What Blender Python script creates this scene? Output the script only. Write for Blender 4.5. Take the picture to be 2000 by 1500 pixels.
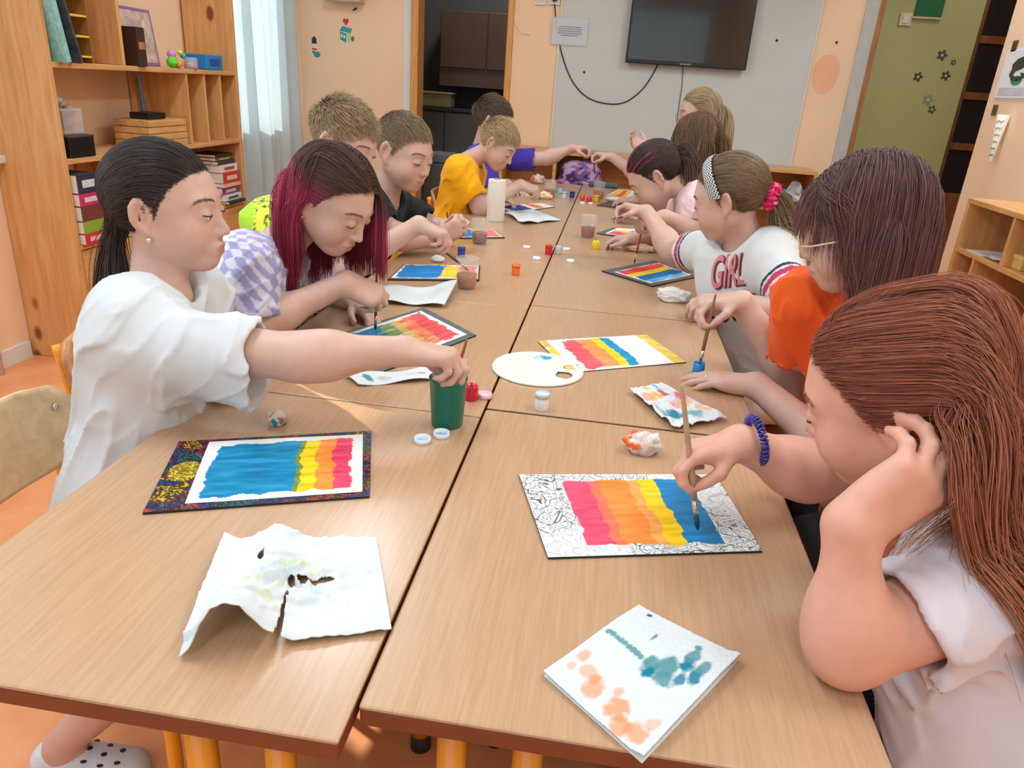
import bpy, bmesh, math, random
import numpy as np
from mathutils import Vector, Matrix
random.seed(7); RNG = np.random.default_rng(7)
for _o in list(bpy.data.objects): bpy.data.objects.remove(_o, do_unlink=True)
SC = bpy.context.scene; COL = SC.collection
F4 = np.float32
def srgb(r, g, b, a=1.0):
    f = lambda c: (c/255)/12.92 if c/255 <= .04045 else (((c/255)+.055)/1.055)**2.4
    return (f(r), f(g), f(b), a)

# ------------------------------------------------------------------ camera
FPX = 1426.0
CAM = np.array([0.179, -0.494, 1.242])
YAW, PITCH, ROLL = math.radians(-6.436), math.radians(22.209), math.radians(4.081)
def cam_axes():
    cy, sy, cp, sp = math.cos(YAW), math.sin(YAW), math.cos(PITCH), math.sin(PITCH)
    fwd = np.array([sy*cp, cy*cp, -sp]); right = np.array([cy, -sy, 0.0]); up = np.cross(right, fwd)
    cr, sr = math.cos(ROLL), math.sin(ROLL)
    return np.array([cr*right+sr*up, -sr*right+cr*up, fwd])
CR = cam_axes()
cd = bpy.data.cameras.new('camera'); co = bpy.data.objects.new('camera', cd); COL.objects.link(co)
m = Matrix.Identity(4)
for i in range(3):
    m[i][0], m[i][1], m[i][2], m[i][3] = CR[0][i], CR[1][i], -CR[2][i], CAM[i]
co.matrix_world = m
cd.sensor_width = 36; cd.lens = 36*FPX/2000; cd.clip_start = .02
SC.camera = co
def _ray(px, py): return np.array([(px-1000)/FPX, (750-py)/FPX, 1.0]) @ CR
def az(px, py, z=.70):
    d = _ray(px, py); return CAM + d*(z-CAM[2])/d[2]
def ay(px, py, y):
    d = _ray(px, py); return CAM + d*(y-CAM[1])/d[1]
def ax(px, py, x):
    d = _ray(px, py); return CAM + d*(x-CAM[0])/d[0]

# ------------------------------------------------------------------ light
SC.view_settings.view_transform = 'Standard'; SC.view_settings.look = 'None'
SC.view_settings.gamma = 1; SC.view_settings.use_curve_mapping = False
SC.view_settings.exposure = -.88
SC.cycles.use_denoising = True
SC.cycles.use_adaptive_sampling = True; SC.cycles.adaptive_threshold = .02
SC.cycles.max_bounces = 7; SC.cycles.diffuse_bounces = 4; SC.cycles.transmission_bounces = 6; SC.cycles.transparent_max_bounces = 12
SC.cycles.sample_clamp_indirect = 6.0; SC.cycles.caustics_reflective = False; SC.cycles.caustics_refractive = False
wd = bpy.data.worlds.new('world'); SC.world = wd; wd.use_nodes = True
_bg = wd.node_tree.nodes['Background']
_sky = wd.node_tree.nodes.new('ShaderNodeTexSky'); _sky.sky_type = 'NISHITA'; _sky.sun_disc = False
_sky.sun_elevation = math.radians(30); _sky.sun_rotation = math.radians(-60)
wd.node_tree.links.new(_sky.outputs[0], _bg.inputs[0]); _bg.inputs[1].default_value = .25
def sun(direction, energy, angle=.8, col=(1, .95, .86)):
    l = bpy.data.lights.new('sun', 'SUN'); l.energy = energy; l.angle = math.radians(angle); l.color = col
    o = bpy.data.objects.new('sun', l); COL.objects.link(o)
    o.rotation_euler = Vector(direction).to_track_quat('-Z', 'Y').to_euler(); return o
def area(name, loc, direction, sx, sy, power, col=(1, 1, 1), spread=180):
    l = bpy.data.lights.new(name, 'AREA'); l.shape = 'RECTANGLE'; l.size = sx; l.size_y = sy; l.energy = power; l.color = col
    l.spread = math.radians(spread)
    o = bpy.data.objects.new(name, l); COL.objects.link(o); o.location = loc
    o.rotation_euler = Vector(direction).to_track_quat('-Z', 'Y').to_euler(); return o
sun((.82, -.45, -.45), 15)
# daylight coming through the window bays of the left wall and the wall behind the photographer
area('window_daylight', (-2.20, 0.1, 1.55), (1, 0, -.25), 2.9, 1.5, 50, (.67, .86, 1.03))
area('window_daylight', (-.2, -2.72, 1.7), (0, 1, -.12), 3.2, 1.5, 24, (.69, .87, 1.03))
area('window_daylight', (-2.36, 4.33, 1.6), (1, -.1, -.1), 1.0, 1.5, 13, (.80, .92, 1.0))
area('lamp_or_fill_light', (-.9, 6.3, 2.8), (0, 0, -1), .3, .3, 26.0, (1, .95, .9))  # unseen fill light added to brighten the dark kitchen, no fixture
area('lamp_or_fill_light', (2.5, 4.3, 2.8), (0, .15, -1), .3, .6, 14, (1, .97, .9))  # fill light added out of view to lift the green corridor wall
# ceiling lamps (their fixtures are built with the room)
LAMPS = [(-1.0, .6), (1.36, .6), (-1.0, 2.7), (1.50, 2.7), (0, -1.6)]
for _x, _y in LAMPS:
    area('lamp_or_fill_light', (_x, _y, 2.80), (0, 0, -1), .30, 1.15, 40, (.79, .94, 1.04))
# ------------------------------------------------------------------ object helpers
def tag(o, label=None, cat=None, group=None, kind=None):
    if label: o['label'] = label
    if cat: o['category'] = cat
    if group: o['group'] = group
    if kind: o['kind'] = kind
    return o
def thing(name, label, cat, loc=(0, 0, 0), rz=0, group=None):
    o = bpy.data.objects.new(name, None); COL.objects.link(o); o.location = loc; o.rotation_euler = (0, 0, rz)
    o.empty_display_size = .05
    return tag(o, label, cat, group)
def link(name, me, mat=None, parent=None, world=False):
    o = bpy.data.objects.new(name, me); COL.objects.link(o)
    if mat is not None:
        if not isinstance(mat, (list, tuple)): mat = [mat]
        for x in mat: me.materials.append(x)
    if parent is not None:
        o.parent = parent
        if world:
            o.matrix_parent_inverse = _world(parent).inverted()
    return o
def _world(o):
    mm = Matrix.LocRotScale(o.location, o.rotation_euler, o.scale)
    return (_world(o.parent) @ mm) if o.parent else mm
def copy_tree(o, parent=None):
    c = o.copy(); COL.objects.link(c)
    if parent is not None: c.parent = parent
    for ch in list(o.children): copy_tree(ch, c)
    return c
def from_arrays(name, V, Fc, smooth=True):
    me = bpy.data.meshes.new(name)
    V = np.asarray(V, F4); Fc = np.asarray(Fc, np.int32)
    n = Fc.shape[1]
    me.vertices.add(len(V)); me.vertices.foreach_set('co', V.ravel())
    me.loops.add(Fc.size); me.loops.foreach_set('vertex_index', Fc.ravel())
    me.polygons.add(len(Fc)); me.polygons.foreach_set('loop_start', np.arange(0, Fc.size, n, dtype=np.int32))
    me.update(calc_edges=True)
    if smooth: me.polygons.foreach_set('use_smooth', np.ones(len(Fc), bool))
    return me
def set_col(me, C, name='Col'):
    C = np.asarray(C, F4)
    if C.shape[1] == 3: C = np.hstack([C, np.ones((len(C), 1), F4)])
    a = me.color_attributes.new(name, 'FLOAT_COLOR', 'POINT'); a.data.foreach_set('color', C.ravel())
def bm_mesh(bm, name, smooth=False):
    me = bpy.data.meshes.new(name); bm.normal_update(); bm.to_mesh(me); bm.free()
    if smooth:
        for p_ in me.polygons: p_.use_smooth = True
    return me
def add_box(bm, x0, y0, z0, x1, y1, z1, bev=0, seg=2):
    r = bmesh.ops.create_cube(bm, size=1)
    vs = r['verts']
    for v in vs:
        v.co = Vector(((x0+x1)/2+v.co.x*(x1-x0), (y0+y1)/2+v.co.y*(y1-y0), (z0+z1)/2+v.co.z*(z1-z0)))
    if bev:
        es = list({e for v in vs for e in v.link_edges})
        bmesh.ops.bevel(bm, geom=es, offset=bev, segments=seg, affect='EDGES', profile=.5)
    return bm
def box(name, x0, y0, z0, x1, y1, z1, mat, parent=None, bev=0.0, seg=2):
    bm = bmesh.new(); add_box(bm, x0, y0, z0, x1, y1, z1, bev, seg)
    return link(name, bm_mesh(bm, name), mat, parent)
def tube_arrays(pts, r, n=8, caps=True):
    pts = np.asarray(pts, float); m_ = len(pts); r = np.broadcast_to(np.asarray(r, float), (m_,))
    T = np.gradient(pts, axis=0); T /= np.linalg.norm(T, axis=1)[:, None]+1e-12
    ref = np.array([0, 0, 1.0]) if abs(T[0][2]) < .9 else np.array([1.0, 0, 0])
    N = np.zeros_like(pts); n0 = np.cross(T[0], ref); n0 /= np.linalg.norm(n0)
    for i in range(m_):
        n0 = n0-T[i]*np.dot(n0, T[i]); n0 /= np.linalg.norm(n0)+1e-12; N[i] = n0
    B = np.cross(T, N); a = np.linspace(0, 2*np.pi, n, endpoint=False)
    V = (pts[:, None]+r[:, None, None]*(np.cos(a)[None, :, None]*N[:, None]+np.sin(a)[None, :, None]*B[:, None])).reshape(-1, 3)
    Fc = []
    for i in range(m_-1):
        for j in range(n): Fc.append((i*n+j, i*n+(j+1) % n, (i+1)*n+(j+1) % n, (i+1)*n+j))
    if caps:
        V = np.vstack([V, pts[0], pts[-1]]); k = m_*n
        for j in range(n):
            Fc.append((k, (j+1) % n, j, j)); Fc.append((k+1, (m_-1)*n+j, (m_-1)*n+(j+1) % n, (m_-1)*n+(j+1) % n))
    return V, Fc
def mesh_mixed(name, V, Fc, smooth=True):
    me = bpy.data.meshes.new(name)
    fs = []
    for f in Fc:
        g = []
        for i in f:
            i = int(i)
            if i not in g: g.append(i)
        fs.append(g)
    me.from_pydata([tuple(map(float, v)) for v in V], [], fs); me.update()
    if smooth:
        for p_ in me.polygons: p_.use_smooth = True
    return me
def tube(name, pts, r, mat, parent=None, n=8, smooth_path=0):
    pts = np.asarray(pts, float)
    if smooth_path: pts = spline(pts, smooth_path)
    V, Fc = tube_arrays(pts, r, n); return link(name, mesh_mixed(name, V, Fc), mat, parent)
def tubes(name, lst, mat, parent=None, n=8):
    Vs, Fs, k = [], [], 0
    for pts, r in lst:
        V, Fc = tube_arrays(pts, r, n); Vs.append(V); Fs += [tuple(i+k for i in f) for f in Fc]; k += len(V)
    return link(name, mesh_mixed(name, np.vstack(Vs), Fs), mat, parent)
def spline(pts, n):
    pts = np.asarray(pts, float); out = []
    P = np.vstack([2*pts[0]-pts[1], pts, 2*pts[-1]-pts[-2]])
    for i in range(1, len(P)-2):
        for t in np.linspace(0, 1, n, endpoint=False):
            a, b, c, d = P[i-1], P[i], P[i+1], P[i+2]
            out.append(.5*((2*b)+(c-a)*t+(2*a-5*b+4*c-d)*t*t+(3*b-a-3*c+d)*t**3))
    out.append(pts[-1]); return np.array(out)
def lathe(name, prof, mat, parent=None, n=28, smooth=True, loc=(0, 0, 0)):
    prof = np.asarray(prof, float); a = np.linspace(0, 2*np.pi, n, endpoint=False)
    V = np.stack([prof[:, 0][:, None]*np.cos(a), prof[:, 0][:, None]*np.sin(a), np.repeat(prof[:, 1][:, None], n, 1)], -1).reshape(-1, 3)+np.asarray(loc)
    Fc = []
    for i in range(len(prof)-1):
        for j in range(n): Fc.append((i*n+j, i*n+(j+1) % n, (i+1)*n+(j+1) % n, (i+1)*n+j))
    bm = bmesh.new(); vs = [bm.verts.new(v) for v in V]
    for f in Fc: bm.faces.new([vs[i] for i in f])
    bmesh.ops.remove_doubles(bm, verts=bm.verts, dist=1e-6)
    me = bm_mesh(bm, name, smooth)
    return link(name, me, mat, parent)
def grid(name, fn, nu, nv, mat, parent=None, thick=0, colfn=None, keep=None):
    u, v = np.meshgrid(np.linspace(0, 1, nu), np.linspace(0, 1, nv), indexing='ij'); u = u.ravel(); v = v.ravel()
    P = np.asarray(fn(u, v)).T if not isinstance(fn(u[:1], v[:1]), np.ndarray) else fn(u, v)
    I = np.arange(nu*nv).reshape(nu, nv)
    Fc = np.stack([I[:-1, :-1], I[1:, :-1], I[1:, 1:], I[:-1, 1:]], -1).reshape(-1, 4)
    if keep is not None:
        k = keep(u, v); Fc = Fc[k[Fc].all(1)]
    me = from_arrays(name, P, Fc)
    if colfn is not None: set_col(me, colfn(u, v))
    o = link(name, me, mat, parent)
    if thick:
        md = o.modifiers.new('s', 'SOLIDIFY'); md.thickness = thick; md.offset = 0
    return o
# value noise on arrays
def vnoise(P, freq, seed=0):
    P = np.asarray(P, float)*freq; i = np.floor(P).astype(np.int64); f = P-i; f = f*f*(3-2*f); D = P.shape[1]
    out = np.zeros(len(P))
    for c in range(2**D):
        h = np.full(len(P), seed*7919+13, np.int64); w = np.ones(len(P))
        for k in range(D):
            b = (c >> k) & 1; h = (h*1103515245+(i[:, k]+b)*(374761393+k*668265263)) & 0x7fffffff; h ^= h >> 13
            w = w*(f[:, k] if b else 1-f[:, k])
        h = (h*1274126177) & 0x7fffffff; h ^= h >> 15; out += w*((h & 0xffff)/65535.0)
    return out*2-1
def fbm(P, freq, oct=3, seed=0):
    o = 0; a = 1
    for k in range(oct): o = o+a*vnoise(P, freq*2**k, seed+k); a *= .5
    return o

# ------------------------------------------------------------------ materials
_M = {}
def nt(mat): return mat.node_tree.nodes, mat.node_tree.links
def base_mat(name, rough=.5, spec=.5, metal=0, coat=0):
    mt = bpy.data.materials.new(name); mt.use_nodes = True; N, L = nt(mt); b = N['Principled BSDF']
    b.inputs['Roughness'].default_value = rough; b.inputs['Specular IOR Level'].default_value = spec; b.inputs['Metallic'].default_value = metal
    b.inputs['Coat Weight'].default_value = coat
    return mt, N, L, b
def plain(col, rough=.5, var=.06, scale=12, spec=.5, metal=0, bump=0, coat=0, stretch=None, name='paint'):
    key = ('plain', col, rough, var, scale, spec, metal, bump, coat, stretch)
    if key in _M: return _M[key]
    mt, N, L, b = base_mat(name, rough, spec, metal, coat)
    tc = N.new('ShaderNodeTexCoord'); mp = N.new('ShaderNodeMapping'); nz = N.new('ShaderNodeTexNoise'); rp = N.new('ShaderNodeValToRGB')
    L.new(tc.outputs['Object'], mp.inputs[0]); L.new(mp.outputs[0], nz.inputs[0]); nz.inputs['Scale'].default_value = scale; nz.inputs['Detail'].default_value = 4
    if stretch: mp.inputs['Scale'].default_value = stretch
    c = np.array(srgb(*col)); lo = np.clip(c*(1-var), 0, 1); hi = np.clip(c*(1+var), 0, 1); lo[3] = hi[3] = 1
    rp.color_ramp.elements[0].color = lo; rp.color_ramp.elements[1].color = hi; rp.color_ramp.elements[0].position = .3; rp.color_ramp.elements[1].position = .7
    L.new(nz.outputs[0], rp.inputs[0]); L.new(rp.outputs[0], b.inputs['Base Color'])
    if bump:
        bp = N.new('ShaderNodeBump'); bp.inputs['Strength'].default_value = bump; bp.inputs['Distance'].default_value = .003
        L.new(nz.outputs[0], bp.inputs['Height']); L.new(bp.outputs[0], b.inputs['Normal'])
    _M[key] = mt; return mt
def vcol(rough=.6, spec=.4, bump=0, bscale=300, var=.05, vscale=40, sheen=0, sss=0, coat=0, name='printed'):
    key = ('vcol', rough, spec, bump, bscale, var, vscale, sheen, sss, coat)
    if key in _M: return _M[key]
    mt, N, L, b = base_mat(name, rough, spec, 0, coat)
    at = N.new('ShaderNodeAttribute'); at.attribute_name = 'Col'
    tc = N.new('ShaderNodeTexCoord'); nz = N.new('ShaderNodeTexNoise'); nz.inputs['Scale'].default_value = vscale; nz.inputs['Detail'].default_value = 3
    L.new(tc.outputs['Object'], nz.inputs[0])
    mr = N.new('ShaderNodeMapRange'); mr.inputs[1].default_value = .3; mr.inputs[2].default_value = .7; mr.inputs[3].default_value = 1-var; mr.inputs[4].default_value = 1+var
    L.new(nz.outputs[0], mr.inputs[0])
    mx = N.new('ShaderNodeMix'); mx.data_type = 'RGBA'; mx.blend_type = 'MULTIPLY'; mx.inputs[0].default_value = 1
    cb = N.new('ShaderNodeCombineColor')
    for k in range(3): L.new(mr.outputs[0], cb.inputs[k])
    L.new(at.outputs['Color'], mx.inputs[6]); L.new(cb.outputs[0], mx.inputs[7]); L.new(mx.outputs[2], b.inputs['Base Color'])
    if bump:
        n2 = N.new('ShaderNodeTexNoise'); n2.inputs['Scale'].default_value = bscale; n2.inputs['Detail'].default_value = 3; L.new(tc.outputs['Object'], n2.inputs[0])
        bp = N.new('ShaderNodeBump'); bp.inputs['Strength'].default_value = bump; bp.inputs['Distance'].default_value = .002
        L.new(n2.outputs[0], bp.inputs['Height']); L.new(bp.outputs[0], b.inputs['Normal'])
    if sheen: b.inputs['Sheen Weight'].default_value = sheen
    if sss:
        b.inputs['Subsurface Weight'].default_value = sss; b.inputs['Subsurface Radius'].default_value = (1, .35, .2); b.inputs['Subsurface Scale'].default_value = .008
    _M[key] = mt; return mt
def wood(c1, c2, c3=None, scale=9, stretch=(8, 1, 8), rough=.4, knots=0, coat=.15, bump=.05, name='wood', fine=90):
    key = ('wood', c1, c2, c3, scale, stretch, rough, knots, coat, bump, fine)
    if key in _M: return _M[key]
    mt, N, L, b = base_mat(name, rough, .5, 0, coat); b.inputs['Coat Roughness'].default_value = .2
    tc = N.new('ShaderNodeTexCoord'); mp = N.new('ShaderNodeMapping'); mp.inputs['Scale'].default_value = stretch
    L.new(tc.outputs['Object'], mp.inputs[0])
    nz = N.new('ShaderNodeTexNoise'); nz.inputs['Scale'].default_value = scale; nz.inputs['Detail'].default_value = 6; nz.inputs['Distortion'].default_value = .6
    L.new(mp.outputs[0], nz.inputs[0])
    n2 = N.new('ShaderNodeTexNoise'); n2.inputs['Scale'].default_value = fine; n2.inputs['Detail'].default_value = 2; L.new(mp.outputs[0], n2.inputs[0])
    ad = N.new('ShaderNodeMath'); ad.operation = 'MULTIPLY_ADD'; ad.inputs[1].default_value = .35; L.new(n2.outputs[0], ad.inputs[0]); L.new(nz.outputs[0], ad.inputs[2])
    rp = N.new('ShaderNodeValToRGB'); e = rp.color_ramp.elements
    e[0].position = .48; e[0].color = srgb(*c1); e[1].position = .85; e[1].color = srgb(*c2)
    L.new(ad.outputs[0], rp.inputs[0]); out = rp.outputs[0]
    if knots:
        vo = N.new('ShaderNodeTexVoronoi'); vo.inputs['Scale'].default_value = knots; vo.feature = 'F1'
        m2 = N.new('ShaderNodeMapping'); m2.inputs['Scale'].default_value = (1, 1, .55); L.new(tc.outputs['Object'], m2.inputs[0]); L.new(m2.outputs[0], vo.inputs['Vector'])
        r2 = N.new('ShaderNodeValToRGB'); r2.color_ramp.elements[0].position = .10; r2.color_ramp.elements[0].color = (1, 1, 1, 1); r2.color_ramp.elements[1].position = .17; r2.color_ramp.elements[1].color = (0, 0, 0, 1)
        L.new(vo.outputs['Distance'], r2.inputs[0])
        mx = N.new('ShaderNodeMix'); mx.data_type = 'RGBA'; mx.inputs[7].default_value = srgb(*(c3 or (110, 60, 25)))
        L.new(r2.outputs[0], mx.inputs[0]); L.new(out, mx.inputs[6]); out = mx.outputs[2]
    L.new(out, b.inputs['Base Color'])
    if bump:
        bp = N.new('ShaderNodeBump'); bp.inputs['Strength'].default_value = bump; bp.inputs['Distance'].default_value = .002
        L.new(ad.outputs[0], bp.inputs['Height']); L.new(bp.outputs[0], b.inputs['Normal'])
    _M[key] = mt; return mt
def clear(col, rough=.1, alpha=.35, name='clear_plastic'):
    key = ('clear', col, rough, alpha)
    if key in _M: return _M[key]
    mt, N, L, b = base_mat(name, rough, .5); b.inputs['Base Color'].default_value = srgb(*col); b.inputs['Alpha'].default_value = alpha
    nz = N.new('ShaderNodeTexNoise'); nz.inputs['Scale'].default_value = 60
    bp = N.new('ShaderNodeBump'); bp.inputs['Strength'].default_value = .03; L.new(nz.outputs[0], bp.inputs['Height']); L.new(bp.outputs[0], b.inputs['Normal'])
    _M[key] = mt; return mt
# ------------------------------------------------------------------ people: signed distance fields meshed with surface nets
def vec(*a): return np.array(a, float)
def nrm(a): a = np.asarray(a, float); return a/(np.linalg.norm(a)+1e-12)
def smin(a, b, k):
    h = np.maximum(k-np.abs(a-b), 0)/k; return np.minimum(a, b)-h*h*k*.25
def smax(a, b, k):
    h = np.maximum(k-np.abs(a-b), 0)/k; return np.maximum(a, b)+h*h*k*.25
def cap(P, a, b, ra, rb):
    a = np.asarray(a, F4); b = np.asarray(b, F4); ba = b-a; pa = P-a
    t = np.clip(pa@ba/max(float(ba@ba), 1e-9), 0, 1).astype(F4)
    q = pa-t[:, None]*ba; return np.sqrt(np.einsum('ij,ij->i', q, q))-(ra+(rb-ra)*t)
def ell(P, c, r, M=None):
    q = P-np.asarray(c, F4)
    if M is not None: q = q@np.asarray(M, F4).T
    r = np.asarray(r, F4); k0 = np.linalg.norm(q/r, axis=1); k1 = np.linalg.norm(q/(r*r), axis=1)+1e-9
    return k0*(k0-1)/k1
def sph(P, c, r): return np.linalg.norm(P-np.asarray(c, F4), axis=1)-r
def rotm(ax, deg):
    return np.array(Matrix.Rotation(math.radians(deg), 3, ax))
def surface_nets(V, origin, h):
    S = V < 0
    c = np.zeros(tuple(n-1 for n in V.shape), np.uint8)
    for dx in (0, 1):
        for dy in (0, 1):
            for dz in (0, 1):
                c += S[dx:V.shape[0]-1+dx, dy:V.shape[1]-1+dy, dz:V.shape[2]-1+dz]
    idx = np.argwhere((c > 0) & (c < 8)); cid = np.full(c.shape, -1, np.int32); cid[tuple(idx.T)] = np.arange(len(idx))
    cor = [(x, y, z) for x in (0, 1) for y in (0, 1) for z in (0, 1)]
    val = np.stack([V[idx[:, 0]+x, idx[:, 1]+y, idx[:, 2]+z] for x, y, z in cor], 1)
    acc = np.zeros((len(idx), 3)); cnt = np.zeros(len(idx)); cc = np.array(cor, float)
    for i in range(8):
        for j in range(i+1, 8):
            if abs(cc[i]-cc[j]).sum() == 1:
                a, b = val[:, i], val[:, j]; k = (a < 0) != (b < 0)
                t = np.where(k, a/(a-b+1e-20), 0)[:, None]; acc += np.where(k[:, None], cc[i]+t*(cc[j]-cc[i]), 0); cnt += k
    vert = (idx+acc/cnt[:, None])*h+origin
    faces = []
    for ax_ in range(3):
        sl0 = [slice(None)]*3; sl1 = [slice(None)]*3; sl0[ax_] = slice(0, -1); sl1[ax_] = slice(1, None)
        d = S[tuple(sl0)].astype(np.int8)-S[tuple(sl1)].astype(np.int8)
        e = np.argwhere(d != 0); u, w = [k for k in range(3) if k != ax_]
        e = e[(e[:, u] > 0) & (e[:, w] > 0) & (e[:, u] < V.shape[u]-1) & (e[:, w] < V.shape[w]-1)]
        sg = d[tuple(e.T)]
        def cell(du, dw):
            q = e.copy(); q[:, u] += du; q[:, w] += dw; return cid[tuple(q.T)]
        f = np.stack([cell(-1, -1), cell(0, -1), cell(0, 0), cell(-1, 0)], 1)
        flip = (sg > 0) if ax_ != 1 else (sg < 0)
        f = np.where(flip[:, None], f, f[:, ::-1]); faces.append(f)
    Fc = np.vstack(faces); Fc = Fc[(Fc >= 0).all(1)]
    return vert, Fc
def mesh_sdf(f, lo, hi, h, B=8):
    lo = np.asarray(lo, float); n = np.ceil((np.asarray(hi)-lo)/(h*B)).astype(int)
    g = np.stack(np.meshgrid(*[np.arange(k) for k in n], indexing='ij'), -1).reshape(-1, 3)
    dc = f(((g+.5)*B*h+lo-.5*h).astype(F4))
    V = np.repeat(np.repeat(np.repeat(np.where(dc < 0, -1, 1).astype(F4).reshape(n), B, 0), B, 1), B, 2)
    near = np.abs(dc) < B*h*.9*1.25
    off = np.stack(np.meshgrid(*[np.arange(B)]*3, indexing='ij'), -1).reshape(-1, 3)
    I = (g[near][:, None]*B+off[None]).reshape(-1, 3)
    out = np.empty(len(I), F4)
    for s in range(0, len(I), 200000):
        out[s:s+200000] = f((I[s:s+200000]*h+lo).astype(F4))
    V[tuple(I.T)] = out
    return surface_nets(V, lo, h)
def grad(f, P, e=.002):
    P = P.astype(F4); g = np.stack([f(P+np.eye(3, dtype=F4)[k]*F4(e))-f(P-np.eye(3, dtype=F4)[k]*F4(e)) for k in range(3)], 1)
    return g/(np.linalg.norm(g, axis=1)[:, None]+1e-9)

# head in its own frame: x forward, y to the left, z up, unit = a head 0.22 m high
EYE = (.0735, .0315, -.002)
def headsdf(P, ear=True, chub=0.0):
    y = np.abs(P[:, 1]); Q = P.copy(); Q[:, 1] = y
    d = ell(P, (-.014, 0, .030), (.094, .0745, .083))
    d = smin(d, ell(P, (.030, 0, -.018), (.057, .0585, .083)), .03)
    d = smin(d, cap(Q, (-.002, .046, -.048), (.054, .014, -.084), .021+chub*.5, .020), .03)
    d = smin(d, sph(P, (.066, 0, -.088), .0155), .022)
    d = smin(d, ell(Q, (.053, .037, -.038), (.027+chub*.4, .026+chub, .030+chub)), .022)
    d = smin(d, cap(Q, (.074, .008, .020), (.066, .040, .017), .012, .010), .018)          # brow
    d = smax(d, -ell(Q, (.098, .031, -.001), (.020, .018, .012)), .014)                      # eye socket
    d = smin(d, ell(Q, EYE, (.0150, .0165, .0128)), .005)                                     # closed-down lid
    d = smin(d, cap(P, (.080, 0, .004), (.1005, 0, -.0325), .0064, .0086), .013)            # nose
    d = smin(d, ell(Q, (.091, .0095, -.037), (.0095, .0068, .0066)), .006)
    d = smax(d, -ell(Q, (.0955, .0055, -.0438), (.0045, .0032, .003)), .003)                # nostrils
    d = smin(d, ell(P, (.0775, 0, -.063), (.0160, .024, .018)), .014)                         # muzzle
    d = smin(d, ell(P, (.0900, 0, -.0600), (.0060, .0185, .0044)), .005)
    d = smin(d, ell(P, (.0884, 0, -.0700), (.0064, .0155, .0050)), .005)
    d = smax(d, -cap(Q, (.0985, 0, -.0650), (.0840, .021, -.0655), .0014, .0012), .004)    # mouth line
    if not ear: return d
    c_, s_ = .906, .423                                                                       # ear, flaring outwards to the back
    q = Q-np.array([-.006, .066, -.008], F4); E = np.stack([q[:, 0]*c_-q[:, 1]*s_, q[:, 0]*s_+q[:, 1]*c_, q[:, 2]+q[:, 0]*.18], 1)
    r_ = np.sqrt((E[:, 0]+.013)**2/.0175**2+(E[:, 2]-.004)**2/.0285**2)
    e = ell(E, (-.013, .006, .004), (.0185, .0062, .0305))
    e = smin(e, ell(E, (-.002, .005, -.027), (.0085, .0055, .0105)), .008)
    e = smax(e, -ell(E, (-.011, .0105, .005), (.0108, .0064, .0205)), .003)
    e = smin(e, cap(E, (-.002, .006, -.010), (.003, .006, .004), .0045, .0035), .004)
    return smin(d, e, .005)
_HX = [-.12, -.075, -.045, -.022, -.010, .004, .018, .035, .055, .080, .10]
_HZ = [-.070, -.066, -.050, -.028, -.020, -.018, .012, .040, .058, .070, .075]
def hairline(Q): return Q[:, 2]-np.interp(Q[:, 0], _HX, _HZ)

class Head:
    def __init__(s, c, fwd, up=(0, 0, 1), k=1.0, chub=0.0):
        s.c = np.asarray(c, float); s.k = k; F = nrm(fwd); L = nrm(np.cross(up, F)); U = np.cross(F, L)
        s.M = np.array([F, L, U]); s.chub = chub
    def loc(s, P): return ((P-s.c)@s.M.T/s.k).astype(F4)
    def wor(s, Q): return np.asarray(Q, float)@s.M*s.k+s.c
    def dirw(s, d): return np.asarray(d, float)@s.M
    def sdf(s, P): return headsdf(s.loc(P), chub=s.chub)*s.k
    def sdf0(s, P): return headsdf(s.loc(P), False, s.chub)*s.k

# ---- hands
POSES = {
 'pinch': dict(f=[(38, 52, 28), (46, 58, 30), (58, 62, 36), (66, 64, 40)], sp=(4, 1, -3, -6), thumb='tip'),
 'grip': dict(f=[(58, 62, 30), (66, 70, 35), (72, 74, 40), (76, 74, 40)], sp=(2, 0, -2, -4), thumb='tip'),
 'flat': dict(f=[(6, 10, 6), (5, 10, 6), (6, 11, 6), (8, 12, 8)], sp=(7, 1, -5, -12), thumb='side'),
 'spread': dict(f=[(10, 16, 10), (8, 16, 10), (8, 18, 12), (10, 18, 12)], sp=(16, 4, -8, -20), thumb='side'),
 'relax': dict(f=[(22, 30, 16), (28, 34, 20), (32, 38, 22), (36, 40, 24)], sp=(5, 1, -3, -7), thumb='side'),
 'cradle': dict(f=[(10, 18, 12), (16, 26, 16), (26, 34, 20), (36, 40, 24)], sp=(6, 1, -5, -11), thumb='side'),
 'fist': dict(f=[(70, 85, 50), (75, 88, 50), (78, 88, 50), (80, 88, 50)], sp=(0, 0, 0, 0), thumb='tip'),
}
FB = [(.080, .0255, 0), (.084, .0085, 0), (.080, -.0085, 0), (.071, -.0245, 0)]
FL = [.064, .071, .066, .052]
FR = [.0079, .0080, .0076, .0068]
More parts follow.
